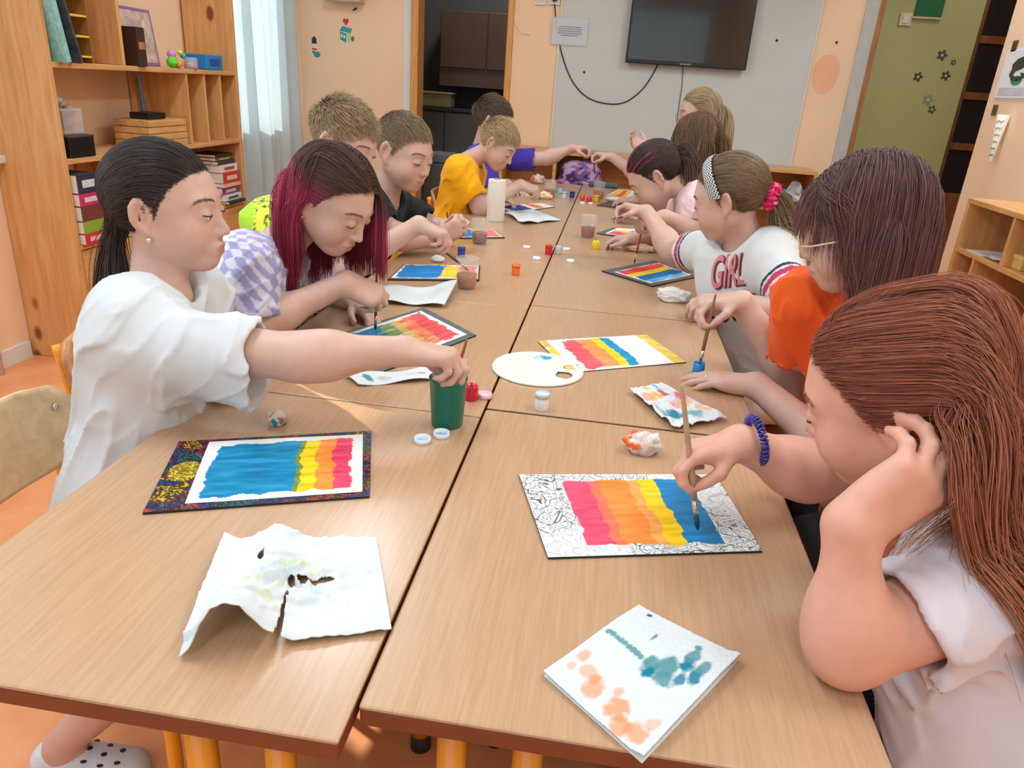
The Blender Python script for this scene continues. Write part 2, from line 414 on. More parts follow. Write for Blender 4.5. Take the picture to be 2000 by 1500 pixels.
class Hand:
    def __init__(s, side, D, N, pose, size=.86, wrist=None, pinch=None):
        D = nrm(D); N = np.asarray(N, float); N = nrm(N-D*np.dot(N, D)); T = np.cross(D, N)*(1 if side == 'R' else -1)
        s.M = np.array([D, T, N]); s.k = size; p = POSES[pose]; s.chains = []
        for i in range(4):
            b = np.array(FB[i]); ang = 0; pts = [b]; sp = math.radians(p['sp'][i])
            for a, fr in zip(p['f'][i], (.45, .31, .24)):
                ang += math.radians(a); L = FL[i]*fr
                pts.append(pts[-1]+L*np.array([math.cos(ang)*math.cos(sp), math.cos(ang)*math.sin(sp), math.sin(ang)]))
            s.chains.append((np.array(pts), FR[i]))
        tb = np.array([.022, .022, .006])
        if p['thumb'] == 'tip':
            tip = s.chains[0][0][-1]*.6+s.chains[1][0][-1]*.4+np.array([-.010, .004, -.004]); v = tip-tb; L = np.linalg.norm(v)
            m1 = tb+v*.42+np.array([0, .012, .006]); m2 = tb+v*.74+np.array([0, .007, .003])
            th = np.array([tb, m1, m2, tip])
        else:
            th = np.array([tb, tb+[.026, .021, .009], tb+[.050, .033, .012], tb+[.071, .037, .014]])
        s.chains.append((th, .0092))
        s.plocal = (s.chains[0][0][-1]+s.chains[4][0][-1])/2
        s.w = np.asarray(wrist, float) if wrist is not None else np.asarray(pinch, float)-(s.plocal*s.k)@s.M
        s.cc = s.wor(np.array([.08, 0, .02])); s.R = .12*s.k
    def wor(s, q): return (np.asarray(q, float)*s.k)@s.M+s.w
    def sdf(s, P):
        Q = ((P-s.w)@s.M.T/s.k).astype(F4); d = None
        for i in range(4):
            b = np.array(FB[i]); c = cap(Q, (0, b[1]*.55, .001), b-np.array([.004, 0, 0]), .0155, .0118); d = c if d is None else smin(d, c, .014)
        d = smin(d, ell(Q, (.034, .017, .008), (.030, .014, .013)), .014)
        d = smin(d, ell(Q, (.036, -.018, .006), (.032, .011, .011)), .014)
        for i, (pts, r) in enumerate(s.chains):
            c = None; rr = [r*1.06, r*1.0, r*.94, r*.80] if i < 4 else [r*1.35, r*1.12, r, r*.82]
            for j in range(3):
                x = cap(Q, pts[j], pts[j+1], rr[j], rr[j+1]); c = x if c is None else smin(c, x, .004)
            d = smin(d, c, .007)
        return d*s.k
def two_bone(S, W, l1, l2, pole):
    v = W-S; D = np.linalg.norm(v); sc = max(1.0, D*1.003/(l1+l2)); l1 *= sc; l2 *= sc
    a = (l1*l1-l2*l2+D*D)/(2*D); hgt = math.sqrt(max(l1*l1-a*a, 0)); u = v/D
    p = np.asarray(pole, float); p = nrm(p-u*np.dot(p, u)); return S+u*a+p*hgt

SKIN = (208, 172, 156)
def person(label, head, neck, hip, arms, facing, sh=None, shw=.125, lean=0, skin=SKIN, shirt=None, trousers=(40, 42, 52), h=.005,
           hair_rgb=(90, 70, 55), lash=(60, 40, 32), sleeve=.55, legs=True, foot=(235, 235, 238), fat=1.0, shirt_col=None, hips=None,
           lids=None, brow=1.0, knees=None, feet=None, neck_r=.040, fold=1.0, droop=None, shorts=False):
    """head: Head; neck: base of neck; hip: middle of the hips; arms: {'L':dict(hand=Hand, pole=, l=(l1,l2)), 'R':...}"""
    neck = np.asarray(neck, float); hip = np.asarray(hip, float); F = nrm(facing); spine = nrm(neck-hip)
    Lt = nrm(np.cross((0, 0, 1), F)); Lt = nrm(Lt-spine*np.dot(Lt, spine)); Bk = nrm(np.cross(Lt, spine))*1.0   # Bk points forward
    fwd = np.cross(Lt, spine)
    if sh is None: sh = {}
    SH = {'L': np.asarray(sh.get('L', neck+Lt*shw-spine*.045), float), 'R': np.asarray(sh.get('R', neck-Lt*shw-spine*.045), float)}
    root = thing('person', label, 'person', tuple(hip))
    EL, WR = {}, {}
    for k, a in arms.items():
        WR[k] = a['hand'].w; l1, l2 = a.get('l', (.245, .215)); EL[k] = np.asarray(a['elbow'], float) if 'elbow' in a else two_bone(SH[k], WR[k], l1, l2, a['pole'])
    ch = neck-spine*.135+fwd*.008; be = hip+spine*.14+fwd*.012; pv = hip+spine*.02
    def torso(P, e=0.0, f=fat):
        d = cap(P, neck-spine*.035-Lt*.085, neck-spine*.035+Lt*.085, .045*f+e, .045*f+e)
        d = smin(d, cap(P, ch-Lt*.060, ch+Lt*.060, .080*f+e, .080*f+e), .09)
        d = smin(d, cap(P, be-Lt*.048, be+Lt*.048, .084*f+e, .084*f+e), .09)
        d = smin(d, cap(P, pv-Lt*.062, pv+Lt*.062, .095*f+e, .095*f+e), .09)
        return d
    KN, AN = {}, {}
    for k, sg in (('L', 1), ('R', -1)):
        hj = hip+Lt*.075*sg
        KN[k] = np.asarray(knees[k], float) if knees else np.array([hip[0], hip[1], 0])+F*.36+Lt*.09*sg+vec(0, 0, .46)
        AN[k] = np.asarray(feet[k], float) if feet else np.array([KN[k][0], KN[k][1], 0])-F*.06+vec(0, 0, .075)
    nk0 = head.wor((-.022, 0, -.045)); nk1 = neck-spine*.01
    def arm(P, k, e=0.0, f=fat):
        d = cap(P, SH[k], EL[k], .046*f+e, .036*f+e); d = smin(d, cap(P, EL[k], WR[k]+(EL[k]-WR[k])*.0, .037*f+e, .0235*min(f, 1.12)+e), .02)
        mid = EL[k]+(WR[k]-EL[k])*.25; return smin(d, sph(P, mid, .036*f+e), .03)
    hands = {k: a['hand'] for k, a in arms.items()}
    hc, hr = head.wor((0, 0, 0)), .15*head.k
    def body(P):
        d = torso(P, -.012); d = smin(d, cap(P, nk0, nk1, neck_r*head.k*.98, (neck_r+.007)), .03)
        for k in arms:
            d = smin(d, arm(P, k), .03)
            hd = hands[k]; q = np.linalg.norm(P-hd.cc.astype(F4), axis=1)-hd.R; x = np.maximum(q, .012); n = np.nonzero(q < .02)[0]
            if len(n): x[n] = hd.sdf(P[n])
            d = smin(d, x, .016)
        if legs:
            for k, sg in (('L', 1), ('R', -1)):
                d = smin(d, cap(P, hip+Lt*.07*sg, KN[k], .066*fat, .046), .03); d = smin(d, cap(P, KN[k], AN[k], .046, .031), .02)
                d = smin(d, cap(P, AN[k]-vec(0, 0, .035), AN[k]+F*.10-vec(0, 0, .045), .028, .022), .03)
        q = np.linalg.norm(P-hc.astype(F4), axis=1)-hr; x = np.maximum(q, .02); n = np.nonzero(q < .03)[0]
        if len(n): x[n] = head.sdf(P[n])
        return smin(d, x, .022)
    pts = [hc+hr*np.array(s_) for s_ in ((1, 1, 1), (-1, -1, -1))]+[hip+.18, hip-.18]
    for k in arms: pts += [SH[k]+.1, SH[k]-.1, EL[k]+.07, EL[k]-.07, hands[k].cc+hands[k].R, hands[k].cc-hands[k].R]
    if legs:
        for k in KN: pts += [KN[k]+.1, KN[k]-.1, AN[k]+F*.17+.08, AN[k]-.09]
    pts = np.array(pts); lo, hi = pts.min(0)-.02, pts.max(0)+.02
    V, Fc = mesh_sdf(body, lo, hi, h)
    me = from_arrays('body', V, Fc)
    # natural skin colouring: lips, cheeks, finger ends, scalp under the hair
    sk = np.array(srgb(*skin)[:3]); C = np.repeat(sk[None], len(V), 0)
    Q = head.loc(V); inh = np.linalg.norm(Q, axis=1) < .16
    def mixc(w, col):
        nonlocal C; C = C*(1-w[:, None])+np.array(col)[None]*w[:, None]
    Qa = Q.copy(); Qa[:, 1] = np.abs(Q[:, 1])
    wl = np.clip(1-np.linalg.norm((Q-np.array([.094, 0, -.0655]))/np.array([.014, .0225, .0115]), axis=1), 0, 1)*inh
    mixc(np.clip(wl*2.2, 0, .8), sk*np.array([.82, .50, .50]))
    wc = np.clip(1-np.linalg.norm((Qa-np.array([.058, .044, -.035]))/.036, axis=1), 0, 1)*inh; mixc(wc*.30, sk*np.array([1.0, .68, .64]))
    we = np.clip(1-np.linalg.norm((Qa-np.array([-.012, .08, -.01]))/.034, axis=1), 0, 1)*inh; mixc(we*.35, sk*np.array([1.0, .66, .60]))
    for k in arms:
        for c_, r_ in hands[k].chains:
            tp = hands[k].wor(c_[-1]); w = np.clip(1-np.linalg.norm(V-tp, axis=1)/.016, 0, 1); mixc(w*.35, sk*np.array([1, .68, .64]))
    hl = (hairline(Q) > .006) & inh & ((Qa[:, 1] < .072) | (Q[:, 2] > .03) | (Q[:, 0] < -.04))
    ih = np.nonzero(hl)[0]
    if len(ih):
        ok = head.sdf(V[ih].astype(F4)) < .004
        for hd_ in hands.values(): ok &= hd_.sdf(V[ih].astype(F4)) > .003
        hl[ih] = ok
    C[hl] = np.array(srgb(*hair_rgb)[:3])
    V = V-hip; me.vertices.foreach_set('co', V.astype(F4).ravel()); set_col(me, C)
    link('body', me, vcol(.48, .35, bump=.08, bscale=500, var=.035, vscale=60, sss=0, name='skin'), root)
    # eyes, lashes, brows
    lm = plain(lash, .6, name='lash_brown'); ls = []; bs = []
    for sg in (1, -1):
        ec = np.array(EYE)*[1, sg, 1]
        a = np.linspace(-1.15, 1.15, 13); drop = lids if lids is not None else -20
        el_ = np.radians(drop+9*np.abs(a)**2); R_ = .0153
        p = np.stack([R_*np.cos(el_)*np.cos(a), sg*R_*1.10*np.cos(el_)*np.sin(a), .0132*np.sin(el_)], 1)+ec
        ls.append((head.wor(p)-hip, np.interp(a, [-1.15, 0, 1.15], [.0006, .0014, .0012])*head.k))
        def eyef(u, v, ec=ec, sg=sg):
            a_ = (u-.5)*2*1.02; up = np.radians(drop+9*a_**2); low = np.radians(drop-23+26*np.abs(a_)**2.2); e_ = up+(np.minimum(low, up)-up)*v; R_ = .01515
            return head.wor(np.stack([R_*np.cos(e_)*np.cos(a_), sg*R_*1.10*np.cos(e_)*np.sin(a_), .0130*np.sin(e_)], 1)+ec)-hip
        def eyec(u, v, sg=sg):
            a_ = (u-.5)*2.04; d_ = np.sqrt((a_-.02*sg)**2+((v-.45)*.42)**2); C_ = np.repeat(np.array(srgb(226, 222, 216)[:3])[None], len(u), 0); C_[d_ < .40] = np.array(srgb(74, 62, 54)[:3]); C_[d_ < .17] = .01; return C_
        grid('eye', eyef, 33, 9, vcol(.15, .6, var=.02, name='eyeball', coat=.4), root, 0, eyec)
        rb = np.random.default_rng(5); t = rb.uniform(0, 1, 90); b = np.stack([.0855-.010*t-.010*t*t, sg*(.013+.034*t), .0215+.0040*np.sin(t*2.9)-.003*t*t+rb.normal(size=90)*.0010], 1)
        g = head.wor(b).astype(F4)
        for _ in range(4): g = g-(head.sdf(g)[:, None]+.0002)*grad(head.sdf, g)
        dv = head.dirw(np.stack([-.35*np.ones(90), sg*np.ones(90), .35-.75*t], 1)); nv = grad(head.sdf, g)
        bs.append(g[:, None]+(dv*.8+nv*.25)[:, None]*np.linspace(0, .0070, 4)[None, :, None])
    for q in ls: tubes('eyelash', [q], lm, root, 6)
    for B_ in bs:
        add_hair(dict(hip=hip, root=root), B_, np.repeat(np.repeat((np.array(srgb(*hair_rgb)[:3])*.55+np.array(srgb(*skin)[:3])*.30*brow)[None, None], 90, 0), 4, 1), np.array([.0004, .0004, .0003, .0002])*head.k, 'eyebrow')
    # shirt
    st = shirt or (235, 235, 238)
    sl = {k: sleeve if not isinstance(sleeve, dict) else sleeve[k] for k in arms}
    SE = {k: SH[k]+(EL[k]-SH[k])*sl[k] for k in arms}
    fdir = nrm(spine*1.0+fwd*.55+Lt*.25*(-1)**len(label)); fb1 = nrm(np.cross(fdir, Lt)); fb2 = np.cross(fdir, fb1); FW = np.stack([fdir*5.5, fb1*15, fb2*15], 1)
    def folds(P):
        q_ = (P-neck)@FW; q_ = q_+.45*np.sin(q_[:, [1, 2, 0]]*1.7+np.array([.3, 1.9, 4.1])); r1 = (1-np.abs(vnoise(q_, 1, 3)))**5; r2 = (1-np.abs(vnoise(q_, 1.9, 11)))**5
        return (-.0075*fold*r1-.0036*fold*r2+.003*fold).astype(F4)
    hemv = spine; hemp = hip-spine*.04
    def shirtf(P, fo=False):
        d = torso(P, .010); d = smax(d, -((P-hemp.astype(F4))@hemv.astype(F4)), .01)
        cut = None
        for k in arms:
            ax_ = nrm(EL[k]-SH[k]); drp = SE[k]-vec(0, 0, .004)
            s_ = cap(P, SH[k], SE[k]+(SE[k]-SH[k])*.25-vec(0, 0, .006), .058*fat, .061*fat)
            if droop and k in droop: s_ = smin(s_, cap(P, SH[k]-vec(0, 0, .01), SE[k]+(SE[k]-SH[k])*.25-vec(0, 0, droop[k]), .055*fat, .052*fat), .03)
            s_ = smax(s_, (P-SE[k].astype(F4))@ax_.astype(F4)+.003*np.sin(P[:, 2]*70+P[:, 1]*50), .005); d = smin(d, s_, .04)
            cc = cap(P, SE[k]-ax_*.03, SE[k]+ax_*.05, .045*fat, .054*fat); cut = cc if cut is None else np.minimum(cut, cc)
            if droop and k in droop: cut = np.minimum(cut, cap(P, SE[k]-ax_*.02-vec(0, 0, droop[k]*.5), SE[k]+ax_*.05-vec(0, 0, droop[k]*.9), .042*fat, .046*fat))
        if fo: d = d+folds(P)
        nc = cap(P, neck+spine*.004+fwd*.012, neck+spine*.09+fwd*.03, .052, .075); d = smax(d, -nc, .006)
        if cut is not None: d = smax(d, -cut, .004)
        return d
    pts = [hip-.2, hip+.2]+[SH[k]+.1 for k in arms]+[SH[k]-.1 for k in arms]+[SE[k]+.08 for k in arms]+[SE[k]-.08 for k in arms]+[neck+.14, neck-.14]
    pts = np.array(pts); V, Fc = mesh_sdf(lambda X: shirtf(X, True), pts.min(0), pts.max(0), h)
    me = from_arrays('shirt', V-hip, Fc)
    loc = np.stack([(V-neck)@fwd, (V-neck)@Lt, (V-neck)@spine], 1)
    if shirt_col is not None: C = shirt_col(loc, V, dict(SH=SH, SE=SE, EL=EL))
    else: C = np.repeat(np.array(srgb(*st)[:3])[None], len(V), 0)
    set_col(me, C)
    sho = link('shirt', me, vcol(.85, .2, bump=.12, bscale=260, var=.03, vscale=25, sheen=.12, name='cotton'), root)
    # trousers and shoes
    if legs:
        def tr(P, shorts=shorts):
            d = cap(P, pv-Lt*.062-spine*.01, pv+Lt*.062-spine*.01, .097*fat, .097*fat); d = smax(d, (P-(hip+spine*.03).astype(F4))@spine.astype(F4), .01)
            for k, sg in (('L', 1), ('R', -1)):
                d = smin(d, cap(P, hip+Lt*.072*sg, KN[k], .078*fat, .058), .03); d = smin(d, cap(P, KN[k], AN[k]+vec(0, 0, .03), .057, .046), .02) if not shorts else d
            return d+folds(P)
        pts = np.array([hip-.2, hip+.2]+[x-.09 for x in KN.values()]+[x+.09 for x in KN.values()]+[x-.09 for x in AN.values()]+[x+.09 for x in AN.values()])
        V, Fc = mesh_sdf(tr, pts.min(0), pts.max(0), .008)
        me = from_arrays('trousers', V-hip, Fc); link('trousers', me, plain(trousers, .9, .1, 30, bump=.3, name='trouser_cloth'), root)
        for k in AN:
            A = AN[k]
            def sf(P, A=A):
                d = cap(P, A-vec(0, 0, .040)-F*.02, A+F*.125-vec(0, 0, .046), .039, .032); d = smax(d, -(P[:, 2]-F4(A[2]-.0735)), .004)
                return smax(d, -cap(P, A+vec(0, 0, .01), A+vec(0, 0, .08), .030, .034), .004)
            V, Fc = mesh_sdf(sf, np.minimum(A-.09, A+F*.17-.09), np.maximum(A+.07, A+F*.17+.05), .006)
            link('shoe', from_arrays('shoe', V-hip, Fc), plain(foot, .6, .05, 40, name='shoe_leather'), root)
    root['sleeve'] = 0; del root['sleeve']
    return dict(root=root, body=body, shirt=shirtf, hip=hip, SH=SH, EL=EL, WR=WR, neck=neck, fwd=fwd, Lt=Lt, spine=spine, head=head, hands=hands, shirt_o=sho)

# ---- hair
def hair_mat(name='hair_strands', rough=.50):
    key = ('hairm', rough)
    if key in _M: return _M[key]
    mt, N, L, b = base_mat(name, rough, .30); at = N.new('ShaderNodeAttribute'); at.attribute_name = 'Col'
    L.new(at.outputs['Color'], b.inputs['Base Color']); _M[key] = mt; return mt
def add_hair(pr, S, C, rad, name='hair'):
    """S: (n, m, 3) strands in world space, C: (n, m, 3) linear colours; rad: (m,) radii"""
    n, m_, _ = S.shape; cu = bpy.data.hair_curves.new(name); cu.add_curves([m_]*n)
    P = (S-pr['hip']).astype(F4).reshape(-1, 3)
    cu.attributes['position'].data.foreach_set('vector', P.ravel())
    a = cu.attributes.get('radius') or cu.attributes.new('radius', 'FLOAT', 'POINT'); a.data.foreach_set('value', np.tile(np.asarray(rad, F4), n))
    c = cu.attributes.new('Col', 'FLOAT_COLOR', 'POINT'); c.data.foreach_set('color', np.concatenate([C.reshape(-1, 3), np.ones((n*m_, 1))], 1).astype(F4).ravel())
    o = bpy.data.objects.new(name, cu); COL.objects.link(o); cu.materials.append(hair_mat()); o.parent = pr['root']; tag(o, kind='stuff'); return o
def scalp_roots(head, n, rng, extra=0.0):
    d = rng.normal(size=(n*4, 3)); d /= np.linalg.norm(d, axis=1)[:, None]; c = np.array([-.014, 0, .020]); lo = np.zeros(len(d)); hi = np.full(len(d), .16)
    for _ in range(14):
        m_ = (lo+hi)/2; s = headsdf((c+d*m_[:, None]).astype(F4), False); lo = np.where(s < 0, m_, lo); hi = np.where(s < 0, hi, m_)
    Q = c+d*lo[:, None]; Qa = np.abs(Q[:, 1])
    ear = (((Q[:, 0]+.014)/.020)**2+((Q[:, 2]+.010)/.034)**2 < 1) & (Qa > .03)
    k = (hairline(Q)+extra+rng.normal(size=len(Q))*.003 > .004) & ~ear
    return Q[k][:n], d[k][:n]
def simulate(pr, roots, d0, L, n, grav=.35, stiff=.75, thick=.006, guide=None, body=True, obstacle=None):
    """grow strands step by step; keep outside the head and the clothes"""
    head = pr['head']; P = head.wor(roots); D = head.dirw(d0); out = [P.copy()]; L = np.broadcast_to(np.asarray(L, float), (len(P),)); ds = L/(n-1)
    def f(X):
        d = head.sdf0(X)
        if body: d = np.minimum(d, pr['shirt'](X))
        if obstacle is not None: d = np.minimum(d, obstacle(X))
        return d
    for i in range(n-1):
        T = np.zeros_like(P)+np.array([0, 0, -1.0])*grav
        if guide is not None: T = T+guide(P, i/(n-1))
        D = D*stiff+T*(1-stiff)*2; D /= np.linalg.norm(D, axis=1)[:, None]+1e-9
        P = P+D*ds[:, None]
        for _ in range(2):
            s = f(P.astype(F4)); k = s < thick
            if k.any():
                g = grad(f, P[k]); P[k] = P[k]+g*(thick-s[k])[:, None]
                dn = (D[k]*g).sum(1); D[k] = D[k]-g*np.minimum(dn, 0)[:, None]
        out.append(P.copy())
    return np.stack(out, 1)
def multiply(G, Q, Q2, rng, jit=.0025, part=0.0, lump=.18):
    """fill in strands from roots Q2 by blending the three nearest guide strands (roots Q)"""
    d = np.linalg.norm(Q2[:, None]-Q[None], axis=2)+.06*((Q2[:, None, 1]-part)*(Q[None, :, 1]-part) < 0)
    ix = np.argsort(d, axis=1)[:, :3]; dd = np.take_along_axis(d, ix, 1); w = 1/(dd+.003)**1.5; w /= w.sum(1)[:, None]
    m_ = G.shape[1]; t = np.linspace(0, 1, m_)[None, :, None]; D = G-G[:, :1]; S = sum(w[:, k, None, None]*D[ix[:, k]] for k in range(3))
    c = rng.normal(size=(len(Q), 1, 3)); O = (c[ix[:, 0]]*lump+rng.normal(size=(len(Q2), 1, 3))*(1-lump*.5))*jit
    return S, O*np.minimum(1, .2+t*2.5)*(1+.8*t), ix
def hair_cols(n, m_, root, tip, rng, var=.18, pow_=1.0, streak=None):
    t = (np.linspace(0, 1, m_)**pow_)[None, :, None]; a = np.array(srgb(*root)[:3]); b = np.array(srgb(*tip)[:3])
    return (a*(1-t)+b*t)*(1+rng.normal(size=(n, 1, 1))*var).clip(.4, 1.7)
def short_hair(pr, rgb, n=5000, length=.028, comb=(.9, 0, .25), lift=.45, rad=.0007, top=1.0, seed=1, tip=None, extra=0):
    rng = np.random.default_rng(seed); h = pr['head']; Q, d = scalp_roots(h, n, rng, extra)
    N_ = grad(lambda X: headsdf(X, False), Q.astype(F4)); c = np.array(comb, float)
    crown = np.array([-.075, 0, .085]); out_ = Q-crown; out_ /= np.linalg.norm(out_, axis=1)[:, None]+.02
    T = out_*.7+c*.5; T = T-N_*(T*N_).sum(1)[:, None]; T /= np.linalg.norm(T, axis=1)[:, None]+1e-6
    hz = np.clip((Q[:, 2]-.0)/.09, 0, 1); L = length*(.35+.65*hz*top)*rng.uniform(.75, 1.15, len(Q)); m_ = 6; S = [Q]; D = N_*(lift*(.4+.6*hz))[:, None]+T+rng.normal(size=Q.shape)*.16; D /= np.linalg.norm(D, axis=1)[:, None]; P = Q
    for i in range(m_-1):
        D = D+T*.22-np.array([0, 0, .06]); D /= np.linalg.norm(D, axis=1)[:, None]; P = P+D*(L/(m_-1))[:, None]; S.append(P)
    S = np.stack(S, 1); C = hair_cols(len(Q), m_, rgb, tip or rgb, rng, .22); dark = np.clip(.62+.38*hz, 0, 1)
    return add_hair(pr, h.wor(S.reshape(-1, 3)).reshape(S.shape), C, rad*np.linspace(1, .45, m_))
def tuck(h, amt=1.2, x0=-.020, z0=-.055, sides=(1, -1), drop=0.0):
    """comb hair back round the head until it is behind the ear"""
    def g(P, t):
        Q = h.loc(P); w = np.clip((Q[:, 0]-x0)/.025, 0, 1)*np.clip((Q[:, 2]-z0)/.02, 0, 1)
        sgn = np.where(Q[:, 1] >= 0, 1, -1); w = w*np.isin(sgn, sides); return w[:, None]*(h.dirw(np.array([-1.0, 0, -drop]))*amt-np.array([0, 0, -.42]))
    return g
def long_hair(pr, root, tip, L=.38, guides=350, n_str=7000, part=0.0, rad=.0007, seed=1, back=.2, grav=.45, jit=.0028, pow_=1.0, thick=.008, body=True, extra=0.0, side=None, guide=None, n=26, stiff=.72, colfn=None, var=.18, flow=1.0, m0=.8, obstacle=None):
    rng = np.random.default_rng(seed); h = pr['head']; Q, d = scalp_roots(h, guides, rng, extra)
    N_ = grad(lambda X: headsdf(X, False), Q.astype(F4)); s = np.sign(Q[:, 1]-part)
    T = np.stack([-back*np.ones(len(Q)), s*flow, np.zeros(len(Q))], 1) if side is None else side(Q)
    T = T-N_*(T*N_).sum(1)[:, None]; T /= np.linalg.norm(T, axis=1)[:, None]+1e-6; D = T*m0+N_*.25; D /= np.linalg.norm(D, axis=1)[:, None]
    Ls = (L(Q) if callable(L) else L)*rng.uniform(.95, 1.04, len(Q))
    G = simulate(pr, Q, D, Ls, n, grav, stiff, thick, guide, body, obstacle=obstacle)
    Q2, _ = scalp_roots(h, n_str, rng, extra); S, O, ix = multiply(G, Q, Q2, rng, jit, part)
    S = h.wor(Q2)[:, None]+S; S = S+(S-S[:, :1])*rng.uniform(-.05, .04, (len(S), 1, 1))+O
    X = S.reshape(-1, 3)
    for _ in range(2):
        v = h.sdf0(X.astype(F4)); k = v < .003
        if k.any(): X[k] = X[k]+grad(h.sdf0, X[k])*(.003-v[k])[:, None]
    S = X.reshape(S.shape); C = hair_cols(len(S), n, root, tip, rng, var, pow_)
    if colfn is not None: C = colfn(S, C, h)
    return add_hair(pr, S, C, rad*np.concatenate([np.linspace(.8, 1, n//2), np.linspace(1, .45, n-n//2)]))
def pony_hair(pr, rgb, tie, tip=None, n=4000, seed=1, rad=.0007, tail_L=.25, tail_n=900, tail_dir=(-.6, 0, -.4), tail_spread=.012, puff=.007, grav=.5, colfn=None, stiff=.8, flare=1.6, body=True):
    rng = np.random.default_rng(seed); h = pr['head']; Q, d = scalp_roots(h, n, rng); tie = np.array(tie, float); m_ = 12; t = np.linspace(0, 1, m_)
    mid = np.stack([Q[:, 0]*.25-.055, Q[:, 1]*1.35, Q[:, 2]*.9+.022], 1); t3 = t[None, :, None]
    S = Q[:, None]*(1-t3)**2+mid[:, None]*2*t3*(1-t3)+(tie+rng.normal(size=Q.shape)*.006)[:, None]*t3**2
    c = np.array([-.014, 0, .02]); flat = S.reshape(-1, 3)
    off = np.tile(np.sin(np.pi*np.clip(t, 0, 1))*.7+.3, len(Q))*rng.uniform(.4, 1.2, len(Q)).repeat(m_)*puff
    off = np.where((flat[:, 0] > -.040) & (flat[:, 0] < .012) & (flat[:, 2] < .026) & (flat[:, 2] > -.05), -.004, off)
    for _ in range(3):
        s = headsdf(flat.astype(F4), False); k = s < off; g = nrm_rows(flat[k]-c); flat[k] = flat[k]+g*(off[k]-s[k])[:, None]
    S = flat.reshape(S.shape); C = hair_cols(len(Q), m_, rgb, rgb, rng, .2)
    if colfn is not None: C = colfn(S, C)
    add_hair(pr, h.wor(flat).reshape(S.shape), C, rad*np.linspace(.8, .9, m_))
    nt_ = 20; R0 = tie+rng.normal(size=(60, 3))*.007; D = np.array(tail_dir, float)+rng.normal(size=(60, 3))*.10; D /= np.linalg.norm(D, axis=1)[:, None]
    G = simulate(pr, R0, D, tail_L*rng.uniform(.75, 1.05, 60), nt_, grav, stiff, .006, body=body)
    j = rng.integers(0, 60, tail_n); tt = np.linspace(0, 1, nt_); w = (.35+flare*np.sin(np.pi*np.clip(tt*.9, 0, 1))**.8)[None, :, None]
    S2 = G[j]+rng.normal(size=(tail_n, 1, 3))*tail_spread*.5*w; C2 = hair_cols(tail_n, nt_, rgb, tip or rgb, rng, .2)
    add_hair(pr, S2, C2, rad*np.concatenate([np.ones(nt_-6), np.linspace(1, .4, 6)]), 'ponytail')
    return h.wor(tie)
def nrm_rows(a): return a/(np.linalg.norm(a, axis=1)[:, None]+1e-9)
# ------------------------------------------------------------------ the room
XL, XR, YF, YN, ZC = -2.27, 1.80, 5.0, -2.9, 2.9
PEACH = plain((248, 214, 178), .75, .035, 2.2, name='peach_wall_paint', bump=.02)
WHITE = plain((225, 226, 224), .5, .03, 6, name='white_paint')
def struct(name, boxes, mat, bev=0.0):
    bm = bmesh.new()
    for b in boxes: add_box(bm, *b, bev=bev)
    return tag(link(name, bm_mesh(bm, name), mat), kind='structure')
mt, N, L, b = base_mat('orange_linoleum', .38, .45)
tc = N.new('ShaderNodeTexCoord'); n1 = N.new('ShaderNodeTexNoise'); n1.inputs['Scale'].default_value = 7; n1.inputs['Detail'].default_value = 8
rp = N.new('ShaderNodeValToRGB'); rp.color_ramp.elements[0].color = srgb(224, 146, 94); rp.color_ramp.elements[1].color = srgb(238, 168, 116); rp.color_ramp.elements[0].position = .3; rp.color_ramp.elements[1].position = .7
L.new(tc.outputs['Object'], n1.inputs[0]); L.new(n1.outputs[0], rp.inputs[0]); L.new(rp.outputs[0], b.inputs['Base Color'])
struct('floor', [(XL-.1, YN-.1, -.06, 3.6, 7.6, 0)], mt)
struct('ceiling', [(XL-.1, YN-.1, ZC, 3.6, 7.6, ZC+.06)], WHITE)
W1, W2 = (-1.5, 1.45), (1.64, 2.20)          # window bays along the left wall
struct('wall_left', [(XL-.12, YN, 0, XL, YF+.1, .85), (XL-.12, YN, 2.45, XL, YF+.1, ZC), (XL-.12, YN, .85, XL, W1[0], 2.45), (XL-.12, W1[1], .85, XL, W2[0], 2.45), (XL-.12, W2[1], .85, XL, 3.83, 2.45), (XL-.12, W2[0], 1.95, XL, W2[1], 2.45), (XL-.12, 4.86, .85, XL, YF+.1, 2.45)], PEACH)  # box above the second bay added to keep sun off the right tables
DX0, DX1 = -1.30, -.617
struct('wall_back', [(XL, YF, 0, DX0, YF+.12, ZC), (DX1, YF, 0, XR-.06, YF+.12, ZC), (DX0, YF, 2.05, DX1, YF+.12, ZC)], PEACH)
struct('wall_right', [(XR, YN, 0, XR+.12, 3.27, ZC), (XR, 3.27, 2.3, XR+.12, YF, ZC)], PEACH)
struct('wall_front', [(XL, YN-.1, 0, XR, YN, .85), (XL, YN-.1, 2.6, XR, YN, ZC), (XL, YN-.1, .85, -1.9, YN, 2.6), (1.5, YN-.1, .85, XR, YN, 2.6)], PEACH)
GLASS = clear((235, 245, 250), .03, .06, 'window_glass')
def window(n, x, y0, y1, z0, z1, mull):
    f = struct('window_%d' % n, [(x-.09, y0, z0, x-.03, y0+.05, z1), (x-.09, y1-.05, z0, x-.03, y1, z1), (x-.09, y0, z0, x-.03, y1, z0+.05), (x-.09, y0, z1-.05, x-.03, y1, z1)]+[(x-.09, m_-.025, z0, x-.03, m_+.025, z1) for m_ in mull], WHITE)
    e = [y0]+list(mull)+[y1]
    for a_, b_ in zip(e[:-1], e[1:]): box('pane', x-.065, a_+.03, z0+.04, x-.060, b_-.03, z1-.04, GLASS, f)
    box('sill', x-.10, y0-.04, z0-.03, x+.05, y1+.04, z0, WHITE, f, .006)
